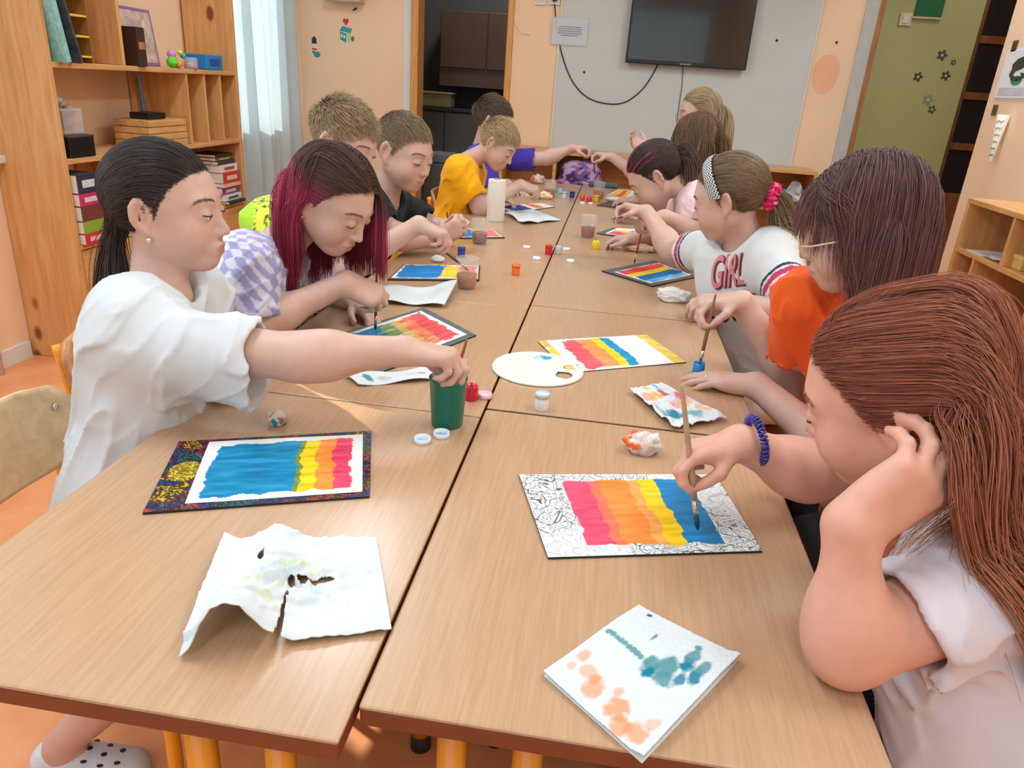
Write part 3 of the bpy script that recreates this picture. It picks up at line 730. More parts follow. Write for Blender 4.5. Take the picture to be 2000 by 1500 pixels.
window(1, XL, *W1, .85, 2.45, (-.5, .5)); window(2, XL, *W2, .85, 1.95, ()); window(4, XL, 3.83, 4.86, .85, 2.45, (4.35,))
wf = struct('window_3', [(-1.9, YN-.08, .85, 1.5, YN-.03, .9), (-1.9, YN-.08, 2.55, 1.5, YN-.03, 2.6)]+[(x-.03, YN-.08, .85, x+.03, YN-.03, 2.6) for x in (-1.87, -.75, .35, 1.47)], WHITE)
for a_, b_ in ((-1.87, -.75), (-.75, .35), (.35, 1.47)): box('pane', a_+.02, YN-.06, .88, b_-.02, YN-.055, 2.57, GLASS, wf)
def sun_block_curtain(u, v): return np.stack([XL+.03+.025*np.sin(u*150)+.01*np.sin(u*61+v), -1.6+3.18*u, .75+1.85*v], 1)  # out-of-view curtain, added so no sun enters by the near bay
tag(grid('curtain', sun_block_curtain, 300, 8, plain((222, 226, 226), .8, .03, 5, name='sun_block_cloth'), None, 0), 'unseen white curtain added over the near left window to block the sun', 'curtain')
for i, (x, y) in enumerate(LAMPS):
    t = thing('ceiling_light', 'long white ceiling lamp, %s' % ['left of the near tables', 'right of the near tables', 'left of the far tables', 'right of the far tables', 'behind the photographer'][i], 'lamp', (x, y, ZC), 0)
    box('housing', -.17, -.60, -.06, .17, .60, 0, WHITE, t, .01)
    mt, N, L, b = base_mat('lit_diffuser', .5); b.inputs['Emission Color'].default_value = (1, .97, .92, 1); b.inputs['Emission Strength'].default_value = 6
    nz = N.new('ShaderNodeTexNoise'); nz.inputs['Scale'].default_value = 30; L.new(nz.outputs[0], b.inputs['Roughness'])
    box('diffuser', -.15, -.575, -.075, .15, .575, -.06, mt, t, .006)
# dark kitchen beyond the back doorway
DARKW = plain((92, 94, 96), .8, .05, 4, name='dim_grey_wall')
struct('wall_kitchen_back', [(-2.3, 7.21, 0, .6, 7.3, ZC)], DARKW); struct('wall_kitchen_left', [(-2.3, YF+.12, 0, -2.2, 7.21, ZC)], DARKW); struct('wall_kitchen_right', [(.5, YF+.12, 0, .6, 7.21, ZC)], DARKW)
PINE = wood((204, 146, 86), (226, 174, 114), (130, 74, 34), 4, (9, 9, .9), .38, 6.5, .2, name='knotty_pine')
PINEH = wood((204, 146, 86), (226, 174, 114), (130, 74, 34), 4, (9, .9, 9), .38, 0, .2, name='pine_shelf')
TRIM = wood((206, 140, 70), (228, 170, 98), None, 6, (10, 10, 1), .4, name='varnished_trim')
d1 = struct('door_1', [(DX0-.02, YF-.03, 0, DX0+.035, YF+.14, 2.08), (DX1-.03, YF-.02, 0, DX1+.012, YF+.14, 2.08), (DX0, YF-.03, 2.05, DX1, YF+.14, 2.08)], TRIM, .006)
struct('trim_1', [(DX0-.075, YF-.012, 0, DX0-.022, YF, 2.1)], WHITE)
struct('trim_2', [(1.66, YF-.014, 0, 1.742, YF+.10, ZC)], plain((196, 196, 190), .6, name='grey_trim_paint'))
struct('trim_3', [(1.742, YF-.02, 0, 1.775, YF+.10, 2.4)], wood((150, 92, 46), (190, 126, 66), None, 6, (10, 10, 1), name='brown_trim'))
# corridor beyond the right doorway
GREEN = plain((184, 178, 112), .22, .05, 1.6, name='green_gloss_paint', coat=.3)
gx = ay(1905, 60, 5.32)[0]
struct('wall_corridor', [(1.70, 5.32, 0, gx+.02, 5.42, ZC)], GREEN)
struct('wall_end', [(gx, 5.5, 0, 3.6, 5.6, ZC), (3.5, 3.0, 0, 3.6, 5.5, ZC)], plain((110, 74, 44), .6, name='corridor_wall'))
DOORW = wood((120, 66, 30), (158, 94, 46), None, 5, (9, 9, .9), .35, name='brown_door_wood')
d2 = struct('door_2', [(gx+.01, 5.43, 0, gx+.09, 5.49, 2.1), (gx+.44, 5.43, 0, gx+.54, 5.49, 2.1), (gx+.09, 5.43, 0, gx+.44, 5.49, .72)]+[(gx+.09, 5.43, z, gx+.44, 5.49, z+.05) for z in (1.02, 1.36, 1.72, 2.05)], DOORW, .004)
DG = plain((44, 38, 36), .12, .1, 3, name='dark_glass')
for z0, z1 in ((.72, 1.02), (1.07, 1.36), (1.41, 1.72), (1.77, 2.05)): box('pane', gx+.09, 5.455, z0, gx+.44, 5.465, z1, DG, d2)
# whiteboard-like wall panel
BX0, BX1, BZ = -.292, 1.395, .845
wb = thing('wall_board', 'large pale grey board covering the back wall behind the television', 'board', ((BX0+BX1)/2, YF, BZ))
GREYB = plain((208, 212, 209), .6, .02, 5, name='pale_grey_laminate')
cx = (BX0+BX1)/2
box('panel', BX0-cx+.012, -.012, 0, BX1-cx-.012, -.001, 1.9, GREYB, wb)
TW = plain((228, 222, 205), .5, .03, name='cream_strip')
box('edge_strip', BX0-cx, -.018, 0, BX0-cx+.014, -.0005, 1.9, TW, wb, .003); box('edge_strip', BX1-cx-.014, -.018, 0, BX1-cx, -.0005, 1.9, TW, wb, .003)
# skirting
struct('baseboard_left', [(XL, YN, 0, XL+.014, 2.22, .07)], WHITE); struct('baseboard_back', [(XL, YF-.014, 0, DX0-.08, YF, .07)], TRIM)
tube('trim_4', [(XL+.05, 2.0, 0), (XL+.05, 2.0, ZC)], .013, WHITE)['kind'] = 'structure'
# faint round patch of paint on the back wall, right of the board
pp = ay(1612, 145, YF); n_ = 40
a_ = np.linspace(0, 2*np.pi, n_, endpoint=False)
pt = mesh_mixed('paint_patch', [(0.082*(1+.06*np.sin(3*t)+.03*np.sin(7*t))*math.cos(t), -.0015, .125*(1+.05*np.sin(2*t+1))*math.sin(t)) for t in a_]+[(.082*math.cos(t), 0, .12*math.sin(t)) for t in a_], [tuple(range(n_-1, -1, -1))]+[(i, (i+1) % n_, n_+(i+1) % n_, n_+i) for i in range(n_)], False)
o = tag(link('paint_patch', pt, plain((250, 190, 150), .7, .03, name='patch_paint')), 'round darker peach patch of paint on the wall right of the board', 'paint patch'); o.location = pp
# ------------------------------------------------------------------ tables
TT = .70
BEECH = wood((184, 147, 112), (197, 160, 125), None, 6, (34, 1.5, 34), .32, 0, .4, .03, name='beech_laminate', fine=60)
EDGE = plain((120, 62, 34), .45, .1, 20, name='brown_edge_band')
ORANGE = plain((244, 160, 22), .3, .05, 15, name='orange_yellow_steel', coat=.3)
def make_table(name, label, fl=(.07, .415), ln=.698):
    t = thing(name, label, 'table', (0, 0, 0), 0, 'classroom tables pushed together')
    bm = bmesh.new(); add_box(bm, 0, 0, -.0045, .486, ln, 0, .003, 2); top = link('tabletop', bm_mesh(bm, 'tabletop'), BEECH, t); top.location.z = TT
    box('edge_band', .0006, .0006, TT-.024, .4854, ln-.0006, TT-.0042, EDGE, t, .002)
    fr = bmesh.new()
    for b in ((.05, .06, .455, .44, .08, .675), (.05, .615, .455, .44, .635, .675), (.06, .06, .60, .08, .635, .675), (.41, .06, .60, .43, .635, .675)): add_box(fr, b[0], b[1], max(b[2], .615), b[3], b[4], b[5], .003)
    link('frame', bm_mesh(fr, 'frame'), plain((84, 40, 24), .6, .1, name='brown_apron'), t)
    for x, y in ((fl[0], .085), (fl[1], .085), (.07, .61), (.415, .61)):
        l = tube('leg', [(x, y, 0.012), (x, y, .676)], .0165, ORANGE, t, 14); lathe('foot_cap', [(0, 0), (.021, 0), (.021, .03), (.017, .034)], plain((40, 40, 42), .6, name='black_rubber'), l, 14, loc=(x, y, 0))
    return t
WHO = {0: 'nearest', 1: 'second', 2: 'third', 3: 'fourth', 4: 'fifth', 5: 'farthest'}
for side in (0, 1):
    for k in range(6):
        t = make_table('table', '%s beech table of the %s-hand row, counted from the camera' % (WHO[k], ['left', 'right'][side]), ((.298, .388), (.075, .158))[side], (.698, .6935)[side])
        t.location = ((-.4885 if side == 0 else .0015)+(0 if side == 0 else 0), (-.042 if side == 0 else 0.0)+k*.70, 0)
# ------------------------------------------------------------------ chairs
PLY = wood((214, 178, 132), (234, 202, 158), None, 4, (1.2, 10, 10), .35, 0, .2, name='beech_ply')
PLY2 = wood((176, 112, 58), (206, 142, 82), None, 4, (1.2, 10, 10), .35, 0, .2, name='brown_ply')
def make_chair(name, label, ply, group=None, tall=.70):
    """seat faces +x"""
    t = thing(name, label, 'chair', (0, 0, 0), 0, group)
    def seat(u, v):
        x = -.135+.335*u; y = (v-.5)*.36; return np.stack([x, y, .395+.012*((v-.5)*2)**2-.02*np.clip(u-.85, 0, 1)*6*(u-.85)], 1)
    grid('seat', seat, 14, 12, ply, t, .014)
    def back(u, v):
        a = u*2*np.pi; c, s_ = np.cos(a), np.sin(a); hw, hh, r = .20, .075, .035; t_ = np.minimum((hw-r)/np.maximum(np.abs(c), 1e-6), (hh-r)/np.maximum(np.abs(s_), 1e-6)); px_, pz_ = c*t_, s_*t_
        l = np.hypot(np.clip(np.abs(px_)/(hw-r), 0, 1)**14*c, np.clip(np.abs(pz_)/(hh-r), 0, 1)**14*s_)+1e-9; px_ = px_+r*np.clip(np.abs(px_)/(hw-r), 0, 1)**14*c/l; pz_ = pz_+r*np.clip(np.abs(pz_)/(hh-r), 0, 1)**14*s_/l
        y = px_*v; z_ = pz_*v; w = y/.20; return np.stack([-.205+.035*w*w-.2*z_, y, tall-.08+z_], 1)
    o = grid('backrest', back, 97, 12, ply, t, .012); bm = bmesh.new(); bm.from_mesh(o.data); bmesh.ops.remove_doubles(bm, verts=bm.verts, dist=1e-5); bmesh.ops.recalc_face_normals(bm, faces=bm.faces); bm.to_mesh(o.data); bm.free()
    for s in (1, -1):
        y = s*.165
        tube('frame', [(.15, y, .0), (.155, y, .36), (.12, y, .388), (-.12, y, .388)], .0115, ORANGE, t, 10, 5)
        tube('back_leg', [(-.24, y, .0), (-.15, y, .37), (-.165, y, .42), (-.196, y*1.02, .56), (-.214, y*1.02, .675*tall/.70)], .0125, ORANGE, t, 10, 6)
        for zz in (tall-.115, tall-.05): lathe('screw', [(0, 0), (.007, 0), (.006, .003), (0, .004)], plain((210, 205, 190), .3, metal=.8, name='screw_steel'), t, 12, loc=(0, 0, 0)).matrix_local = Matrix.Translation((-.1745-.2*(zz-tall+.08)*1.0, y*.98, zz)) @ Matrix.Rotation(math.radians(90), 4, 'Y')
    tube('crossbar', [(-.13, -.165, .385), (-.13, .165, .385)], .010, ORANGE, t, 8); tube('crossbar', [(.11, -.165, .385), (.11, .165, .385)], .010, ORANGE, t, 8)
    return t
# empty chair at the left front corner
c0 = make_chair('chair', 'chair with pale beech backrest and orange steel frame at the left front edge', PLY, tall=.715)
c0.location = (-.555, .415, 0); c0.rotation_euler = (0, 0, math.radians(4))
SEATS = []
# ------------------------------------------------------------------ pine shelf unit on the left wall
Y0, Y1, XF = 2.235, 3.715, -1.97
sh = thing('bookshelf', 'tall knotty pine shelf unit against the left wall', 'bookshelf', (XF, Y0, 0))
def lb(name, x0, y0, z0, x1, y1, z1, mat=PINE, par=sh, bev=.003): return box(name, x0-XF, y0-Y0, z0, x1-XF, y1-Y0, z1, mat, par, bev)
XB = XL+.004
lb('side_panel', XB, Y0, 0, XF, Y0+.024, 1.95); lb('side_panel', XB, Y1-.024, 0, XF, Y1, 1.95)
for z in (1.21, .853, .508, .06, 1.93): lb('shelf_board', XB, Y0+.024, z-.022, XF-.002, Y1-.024, z, PINEH)
yd = ax(244, 110, XF)[1]
lb('divider', XB, yd-.01, 1.21, XF-.006, yd+.01, 1.908)
ys = ax(270, 200, XF)[1]; ye = Y1-.024
lb('back_panel', XB, ax(255, 200, XB)[1], .853, XB+.01, ye, 1.188)
for q in ((372, 200), (406, 200), (436, 200)):
    y = ax(q[0], q[1], XF)[1]; lb('divider', XB+.01, y-.006, .853, XF-.006, y+.006, 1.188)
lb('back_panel', XB, ax(158, 400, XB)[1], .508, XB+.01, ye, .831)
lb('back_panel', XB, ax(360, 50, XB)[1], 1.21, XB+.01, ye, 1.908)
y = ax(300, 400, XF)[1]; lb('divider', XB+.01, y-.009, .508, XF-.006, y+.009, .831)
# drawers with a dipped upper edge
def drawer(y0, y1, z0, z1):
    n = 25; u = np.linspace(0, 1, n); top = z1-.055*np.exp(-((u-.42)/.13)**4); V, Fc = [], []
    for x in (XF-.002-XF, XF-.02-XF):
        for k in range(n): V.append((x, y0+(y1-y0)*u[k]-Y0, z0)); V.append((x, y0+(y1-y0)*u[k]-Y0, top[k]))
    for k in range(n-1):
        a = 2*k; Fc.append((a, a+2, a+3, a+1)); b_ = 2*n; Fc.append((b_+a, b_+a+1, b_+a+3, b_+a+2)); Fc.append((a+1, a+3, b_+a+3, b_+a+1)); Fc.append((a, b_+a, b_+a+2, a+2))
    Fc += [(0, 1, 2*n+1, 2*n), (2*n-2, 4*n-2, 4*n-1, 2*n-1)]
    d = link('drawer', mesh_mixed('drawer', V, Fc, False), PINEH, sh)
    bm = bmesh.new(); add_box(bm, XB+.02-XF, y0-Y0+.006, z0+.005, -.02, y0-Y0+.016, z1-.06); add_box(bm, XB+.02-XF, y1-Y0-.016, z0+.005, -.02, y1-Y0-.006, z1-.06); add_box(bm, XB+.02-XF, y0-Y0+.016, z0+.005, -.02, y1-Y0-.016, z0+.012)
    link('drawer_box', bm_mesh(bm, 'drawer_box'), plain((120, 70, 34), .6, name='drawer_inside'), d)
ym = ax(300, 450, XF)[1]
for z0, z1 in ((.30, .482), (.085, .275)):
    drawer(Y0+.028, ym-.01, z0, z1); drawer(ym+.01, Y1-.028, z0, z1)
lb('shelf_board', XB, Y0+.024, .278, XF-.022, Y1-.024, .296, PINEH); lb('divider', XB, ym-.009, .06, XF-.004, ym+.009, .486)
# ------------------------------------------------------------------ low cabinet under the board
CZ = .85; CY = 4.66; cxa, cxb = -.60, ay(1600, 335, CY)[0]
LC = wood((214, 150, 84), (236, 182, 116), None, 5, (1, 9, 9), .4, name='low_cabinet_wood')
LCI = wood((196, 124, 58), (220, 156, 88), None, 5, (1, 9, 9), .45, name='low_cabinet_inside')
cb = thing('low_cabinet', 'long low open wooden cabinet under the grey board at the back', 'cabinet', (0, CY, 0))
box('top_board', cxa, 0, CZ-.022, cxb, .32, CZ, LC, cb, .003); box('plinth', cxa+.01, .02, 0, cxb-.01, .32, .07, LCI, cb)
dv = [cxa+.011, ay(1082, 335, CY)[0], .50, ay(1478, 340, CY)[0]-.15, cxb-.011]
for x in dv: box('divider', x-.011, .002, .07, x+.011, .32, CZ-.022, LC, cb, .002)
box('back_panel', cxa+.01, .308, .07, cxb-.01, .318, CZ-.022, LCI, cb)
zs = ay(1540, 408, CY)[2]
for a_, b_ in zip(dv[:-1], dv[1:]):
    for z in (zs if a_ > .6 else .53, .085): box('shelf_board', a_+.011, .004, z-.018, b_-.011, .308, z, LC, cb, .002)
# ------------------------------------------------------------------ cubby shelf on the right wall
CX = 1.50; cu = thing('cubby_shelf', 'low open pine cubby shelf against the right wall', 'shelf', (CX, 2.5, 0))
zt = .968; z2 = .787
box('top_board', 0, -1.6, zt-.02, .296, .0, zt, PINEH, cu, .003)
for z in (z2, .55, .30, .06): box('shelf_board', .004, -1.59, z-.018, .29, -.018, z, PINEH, cu, .002)
box('side_panel', 0, -.02, 0, .296, 0, zt-.02, PINE, cu, .002); box('side_panel', 0, -1.6, 0, .296, -1.58, zt-.02, PINE, cu, .002)
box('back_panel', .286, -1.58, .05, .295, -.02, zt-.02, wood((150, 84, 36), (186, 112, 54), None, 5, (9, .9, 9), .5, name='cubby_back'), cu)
yv = ax(1972, 450, CX)[1]-2.5
for dy in (0, -.42, -.84): box('divider', .004, yv+dy-.008, z2, .284, yv+dy+.008, zt-.02, PINE, cu, .002)
yw = ax(1897, 512, CX)[1]-2.5
for dy in (0, -.42, -.84, -1.2): box('divider', .004, yw+dy-.008, .06, .284, yw+dy+.008, z2-.018, PINE, cu, .002)
# ------------------------------------------------------------------ things on the tables
lin = lambda c: np.array(srgb(*c)[:3])
def quadmap(P4, u, v):
    a, b, c, d = [np.asarray(p)[None] for p in P4]; u = u[:, None]; v = v[:, None]
    return a*(1-u)*(1-v)+b*u*(1-v)+c*u*v+d*(1-u)*v
def stripes(u, v, ss, paper=(238, 240, 238), mu=.06, mv=.08, seed=0, axis_swap=False, rag=.035, wash=.16, skew=0.0):
    """ragged gouache stripes: ss = [(end, colour), ...] along u"""
    if axis_swap: u, v = v, u
    q = np.stack([u*3, v*3], 1); wob = .022*fbm(np.stack([u*2, v*7], 1), 1.3, 3, seed)
    C = np.repeat(lin(paper)[None], len(u), 0); x = (u-mu)/(1-2*mu)+wob+skew*(v-.5); done = np.zeros(len(u), bool)
    edge = rag*fbm(np.stack([u*9, v*9], 1), 1.1, 3, seed+5)
    inside = (np.minimum(u-mu, 1-mu-u) > edge*.6) & (np.minimum(v-mv, 1-mv-v) > edge)
    tone = 1+wash*fbm(np.stack([u*4, v*16], 1), 1.5, 3, seed+9) if not axis_swap else 1+wash*fbm(np.stack([u*16, v*4], 1), 1.5, 3, seed+9)
    for e, c in ss:
        k = (x < e) & ~done; done |= k
        if c is None: continue
        kk = k & inside; C[kk] = np.clip(lin(c)[None]*tone[kk][:, None]+(tone[kk][:, None]-1)*.10, 0, 1)
    return C
def doodle(u, v, seed=0, a=160, b=110):
    """black zentangle line work on white"""
    P = np.stack([u*a/16, v*b/16], 1); w = P+.7*np.stack([vnoise(P, .9, seed), vnoise(P, .9, seed+1)], 1)
    i = np.floor(w); f = w-i; best = np.full(len(u), 9.0); second = best.copy(); ang = np.zeros(len(u))
    for dx in (-1, 0, 1):
        for dy in (-1, 0, 1):
            c = i+[dx, dy]; h = np.sin(c@np.array([127.1, 311.7]))*43758.5453; h -= np.floor(h); h2 = np.sin(c@np.array([269.5, 183.3]))*43758.5453; h2 -= np.floor(h2)
            p = np.stack([dx+h-f[:, 0], dy+h2-f[:, 1]], 1); d = np.linalg.norm(p, axis=1); m_ = d < best
            second = np.where(m_, best, np.minimum(second, d)); ang = np.where(m_, h*6, ang); best = np.where(m_, d, best)
    rings = np.abs(np.sin(best*13+ang)); line = (rings < .30) | (second-best < .05); return np.where(line, .05, 1.0), ang
def board(name, label, P4, sheet, colfn, backing, thick=.003, z0=TT+.0005, nu=150, nv=100, border=None, cat='painting', group='paintings in progress', sheetname='paper_sheet', sheet_lift=.0006, nb=140):
    """A4 clip folder (backing) with a painted sheet on it; P4 = world corners, sheet = corners in board (u, v)"""
    c = sum(np.asarray(p) for p in P4)/4; c[2] = z0; t = thing(name, label, cat, tuple(c), 0, group)
    P4 = [np.array([p[0]-c[0], p[1]-c[1], 0]) for p in P4]
    if backing is not None:
        def f(u, v): return quadmap(P4, u, v)+[0, 0, thick]
        V8 = [tuple(p) for p in P4]+[tuple(p+np.array([0, 0, thick-.0004])) for p in P4]
        link('folder_edge', mesh_mixed('folder_edge', V8, [(0, 1, 2, 3), (7, 6, 5, 4), (0, 4, 5, 1), (1, 5, 6, 2), (2, 6, 7, 3), (3, 7, 4, 0)], False), plain((28, 30, 34), .5, .1, name='black_folder_edge'), t)
        if callable(backing): grid('folder_cover', f, nb, nb*2//3, vcol(.45, .5, var=.02), t, colfn=backing)
        else: grid('folder_cover', f, 12, 8, plain(backing, .5, .10, 60, name='folder_cover'), t)
    if sheet is not None:
        S4 = [quadmap(P4, np.array([a]), np.array([b]))[0] for a, b in sheet]
        def g(u, v):
            P = quadmap(S4, u, v); P[:, 2] += (thick if backing is not None else 0)+sheet_lift+.0003*np.sin(u*5+v*3); return P
        o = grid(sheetname, g, nu, nv, vcol(.55, .3, var=.02, name='painted_paper'), t, .0006, colfn)
    return t
def q(*pts): return [az(x, y) for x, y in pts]
def rect(A, B, depth, side=1):
    """rectangle from edge A->B; depth towards the camera side"""
    A, B = np.asarray(A), np.asarray(B); e = nrm(B-A); n = np.array([e[1], -e[0], 0])*side; return [A, B, B+n*depth, A+n*depth]
BL, YE, OR, RD, PK = (0, 132, 186), (252, 208, 16), (252, 138, 44), (236, 72, 70), (232, 76, 110)
# front left: colourful doodle folder
def multi(u, v):
    ln, ang = doodle(u, v, 3, 190, 130); pal = np.array([lin(c) for c in ((20, 60, 150), (214, 178, 20), (150, 30, 90), (16, 110, 120), (40, 40, 130), (180, 60, 40), (30, 120, 60))])
    reg = np.floor((fbm(np.stack([u*5, v*4], 1), 1.2, 2, 8)+1.2)*3.2).astype(int) % 7; C = pal[reg]*np.where(ln < .5, .95, .06)[:, None]
    C[(u-.10)**2/.006+(v-.48)**2/.02 < 1] = np.where(ln < .5, .95, .25)[(u-.10)**2/.006+(v-.48)**2/.02 < 1][:, None]*lin((230, 200, 30))
    return C
board('painting', 'blue, yellow, orange and pink striped painting on a folder with colourful doodle border', q((350, 866), (725, 845), (722, 973), (279, 1006)), [(.155, .045), (.955, .06), (.965, .945), (.165, .93)],
      lambda u, v: stripes(u, v, [(.60, (0, 134, 182)), (.635, (120, 140, 60)), (.745, (250, 208, 20)), (.87, (255, 146, 62)), (1.1, (232, 72, 104))], mu=.07, mv=.07, seed=1, wash=.22), multi)
# front right: black and white doodle folder, painted directly
def zent(u, v):
    ln, _ = doodle(u, v, 5, 240, 165); C = np.repeat(lin((228, 234, 232))[None], len(u), 0)*np.where(ln < .5, .12, 1)[:, None]
    C = np.where((vnoise(np.stack([u*3, v*3], 1), 1.2, 4) > .35)[:, None], C*.4+lin((228, 234, 232))*.6, C)
    uu, vv = (u-.195)/(.845-.195), (v-.08)/(.90-.08); e = .025*fbm(np.stack([u*9, v*9], 1), 1.1, 3, 4); ins = (uu > e) & (uu < 1+e) & (vv > e) & (vv < 1+e)
    S = stripes(uu*.9999, vv, [(.20, PK), (.28, (246, 118, 84)), (.50, (255, 142, 62)), (.58, (252, 170, 84)), (.72, (252, 208, 18)), (1.2, (0, 128, 186))], mu=0, mv=-.2, seed=11, wash=.14, rag=0); C[ins] = S[ins]; return C
board('painting', 'pink, orange, yellow and blue stripes painted on a black-and-white doodle folder, front right', q((1013, 930), (1396, 930), (1488, 1080), (1070, 1093)), None, None, zent, nb=240)
# second left girl: grey folder
GREY = lambda u, v: np.repeat(lin((92, 100, 102))[None], len(u), 0)*(1+.25*fbm(np.stack([u*3, v*14], 1), 1.2, 3, 2))[:, None]
def l2(u, v):
    C = stripes(u, v, [(.40, (0, 126, 168)), (.56, (120, 150, 90)), (.66, (214, 176, 84)), (.80, (244, 128, 86)), (1.1, (236, 84, 92))], mu=.05, mv=.05, seed=21, skew=.10)
    s = (np.abs(fbm(np.stack([u*2, v*22], 1), 1.3, 2, 6)) < .12) & (u > .35) & (u < .75); C[s] = C[s]*.4+lin((240, 236, 210))*.6; return C
P3 = [az(632, 664), az(828, 603), az(930, 657)]; P3.append(P3[0]+P3[2]-P3[1])
board('painting', 'blue to red painting on a grey folder before the pink-haired girl', P3, [(.05, .07), (.93, .06), (.94, .93), (.06, .93)], l2, GREY)
# sheet under the palette
def r2(u, v):
    C = stripes(u, v, [(.22, (240, 92, 104)), (.43, (255, 150, 84)), (.55, (252, 208, 40)), (.68, (0, 150, 196)), (1.2, None)], mu=.17, mv=.06, seed=31, paper=(240, 242, 240))
    b_ = ((u > .89) | (u < .07)) ; k = b_ & (vnoise(np.stack([u*8, v*8], 1), 1.4, 3) > -.5); C[k] = lin((226, 206, 84)); k = b_ & (vnoise(np.stack([u*9, v*9], 1), 1.9, 6) > .25); C[k] = lin((240, 170, 120)); return C
board('painting', 'painting with red, orange, yellow and blue bands beside the white palette', q((1050, 668), (1263, 655), (1341, 709), (1112, 729)), [(0, 0), (1, 0), (1, 1), (0, 1)], r2, (236, 214, 170), thick=.0012)
# far left ones
board('painting', 'blue, yellow and red striped sheet beside the neon-shirted boy\'s water cup', q((788, 519), (938, 520), (936, 550), (757, 548)), [(.02, .03), (.98, .03), (.98, .92), (.02, .92)],
      lambda u, v: stripes(u, v, [(.55, (0, 130, 206)), (.76, (250, 206, 60)), (1.1, (242, 104, 74))], mu=.03, mv=.05, seed=41), (70, 52, 40))
board('painting', 'blue sheet under the hands of the boy in black', q((868, 448), (964, 450), (986, 466), (856, 467)), [(.02, .03), (.98, .03), (.98, .95), (.02, .95)],
      lambda u, v: stripes(u, v, [(.52, (0, 128, 206)), (.66, (240, 200, 60)), (1.1, (240, 120, 110))], mu=.03, mv=.05, seed=43), (60, 40, 34), nu=90, nv=60)
board('painting', 'dark blue and orange sheet in front of the boy in yellow', q((968, 404), (1058, 398), (1084, 405), (1002, 416)), [(.02, .03), (.98, .03), (.98, .95), (.02, .95)],
      lambda u, v: stripes(u, v, [(.48, (40, 60, 140)), (.60, None), (.80, (240, 110, 70)), (1.1, None)], mu=.03, mv=.05, seed=45), (230, 230, 225), nu=70, nv=50)
board('painting', 'small orange and yellow sheet at the far left of the table', q((1030, 371), (1064, 371), (1068, 384), (1028, 383)), [(0, 0), (1, 0), (1, 1), (0, 1)],
      lambda u, v: stripes(u, v, [(.3, (250, 190, 80)), (1.1, (248, 150, 60))], mu=.03, mv=.05, seed=47), None, nu=40, nv=30)
# right row
GR = (98, 104, 102)
board('painting', 'red, yellow and blue painting on a grey folder before the headband girl', q((1175, 531), (1277, 511), (1364, 542), (1274, 561)), [(.08, .17), (.96, .15), (.94, .90), (.07, .90)],
      lambda u, v: stripes(u, v, [(.27, (232, 70, 60)), (.50, (250, 206, 40)), (.80, (0, 116, 186)), (1.1, (110, 190, 232))], mu=.03, mv=.04, seed=51, axis_swap=True)[::1], lambda u, v: np.repeat(lin(GR)[None], len(u), 0)*(1+.2*vnoise(np.stack([u*40, v*40], 1), 1, 2))[:, None], thick=.004)
board('painting', 'pink to yellow painting on a grey folder behind the orange crumpled tissue', q((1165, 457), (1196, 446), (1300, 452), (1284, 475)), [(.10, .12), (.95, .10), (.97, .90), (.10, .90)],
      lambda u, v: stripes(u, v, [(.30, (238, 74, 116)), (.46, (250, 140, 70)), (.68, (244, 210, 50)), (1.1, None)], mu=.04, mv=.06, seed=53), lambda u, v: np.repeat(lin(GR)[None], len(u), 0), nu=100, nv=70)
board('folder', 'closed dark brown folder by the hand of the girl in pale pink', q((1165, 402), (1192, 393), (1270, 398), (1254, 413)), None, None, (96, 66, 44), cat='folder', group=None)
board('painting', 'yellow and red sheet lying farthest back on the right row', q((1183, 383), (1208, 370), (1262, 375), (1252, 397)), [(0, 0), (1, 0), (1, 1), (0, 1)],
      lambda u, v: stripes(v, u, [(.22, (250, 196, 60)), (.36, (238, 84, 80)), (.52, (250, 200, 70)), (1.1, None)], mu=.06, mv=.04, seed=55), None, nu=60, nv=50)
# ---- paper towels
TOWEL = vcol(.85, .15, bump=.25, bscale=420, var=.015, name='paper_towel')
def towel(name, label, P4, hfn, colfn=None, nu=80, nv=64, keep=None, cat='paper towel', group='used paper towels', z0=TT+.0012, thick=.0012, quilt=.0004):
    c = sum(np.asarray(p) for p in P4)/4; P4 = [np.array([p[0]-c[0], p[1]-c[1], 0]) for p in P4]
    def f(u, v):
        P = quadmap(P4, u, v); P[:, 2] = np.maximum(hfn(u, v), 0)+quilt*(np.sin(u*95+3*np.sin(v*20))*np.sin(v*80)); 
        return P
    cf = colfn or (lambda u, v: np.repeat(lin((216, 223, 224))[None], len(u), 0))
    o = grid(name, f, nu, nv, TOWEL, None, thick, cf, keep); o.location = (c[0], c[1], z0); tag(o, label, cat, group); return o
def hole(u, v):
    h1 = ((u-.61)+.0)**2/.0105+((v-.50)+.10*(u-.6)+.018*np.sin(u*40))**2/.0013 < 1
    h2 = (u-.475)**2/.00035+(v-.50)**2/.0028 < 1; h3 = (u-.27)**2/.0003+(v-.22)**2/.0012 < 1
    slit = (np.abs(u-.445-.04*(1-v)) < .010*(v-.55)/.45+.002) & (v > .60)
    return ~(h1 | h2 | h3 | slit)
def towel_h(u, v):
    b_ = .058*np.exp(-((u-.22)/.17)**2)*np.clip((v-.35)/.65, 0, 1)**1.1*np.clip(u/.10, 0, 1); w = .020*np.exp(-((u-.36)/.14)**2)*np.clip((.45-v)/.45, 0, 1)
    r_ = .0065*(1-np.abs(vnoise(np.stack([u*6+v*2, v*9], 1), 1.2, 3)))**4+.003*np.abs(fbm(np.stack([u*9, v*9], 1), 1.2, 3, 5)); ray = np.exp(-((u-.45)**2+(v-.5)**2)/.06); return b_+w+.003+.010*np.clip((.10-u)/.1, 0, 1)*(v < .9)+r_*(.5+1.8*ray)+.003*np.sin(np.arctan2(v-.5, u-.45)*9)*ray
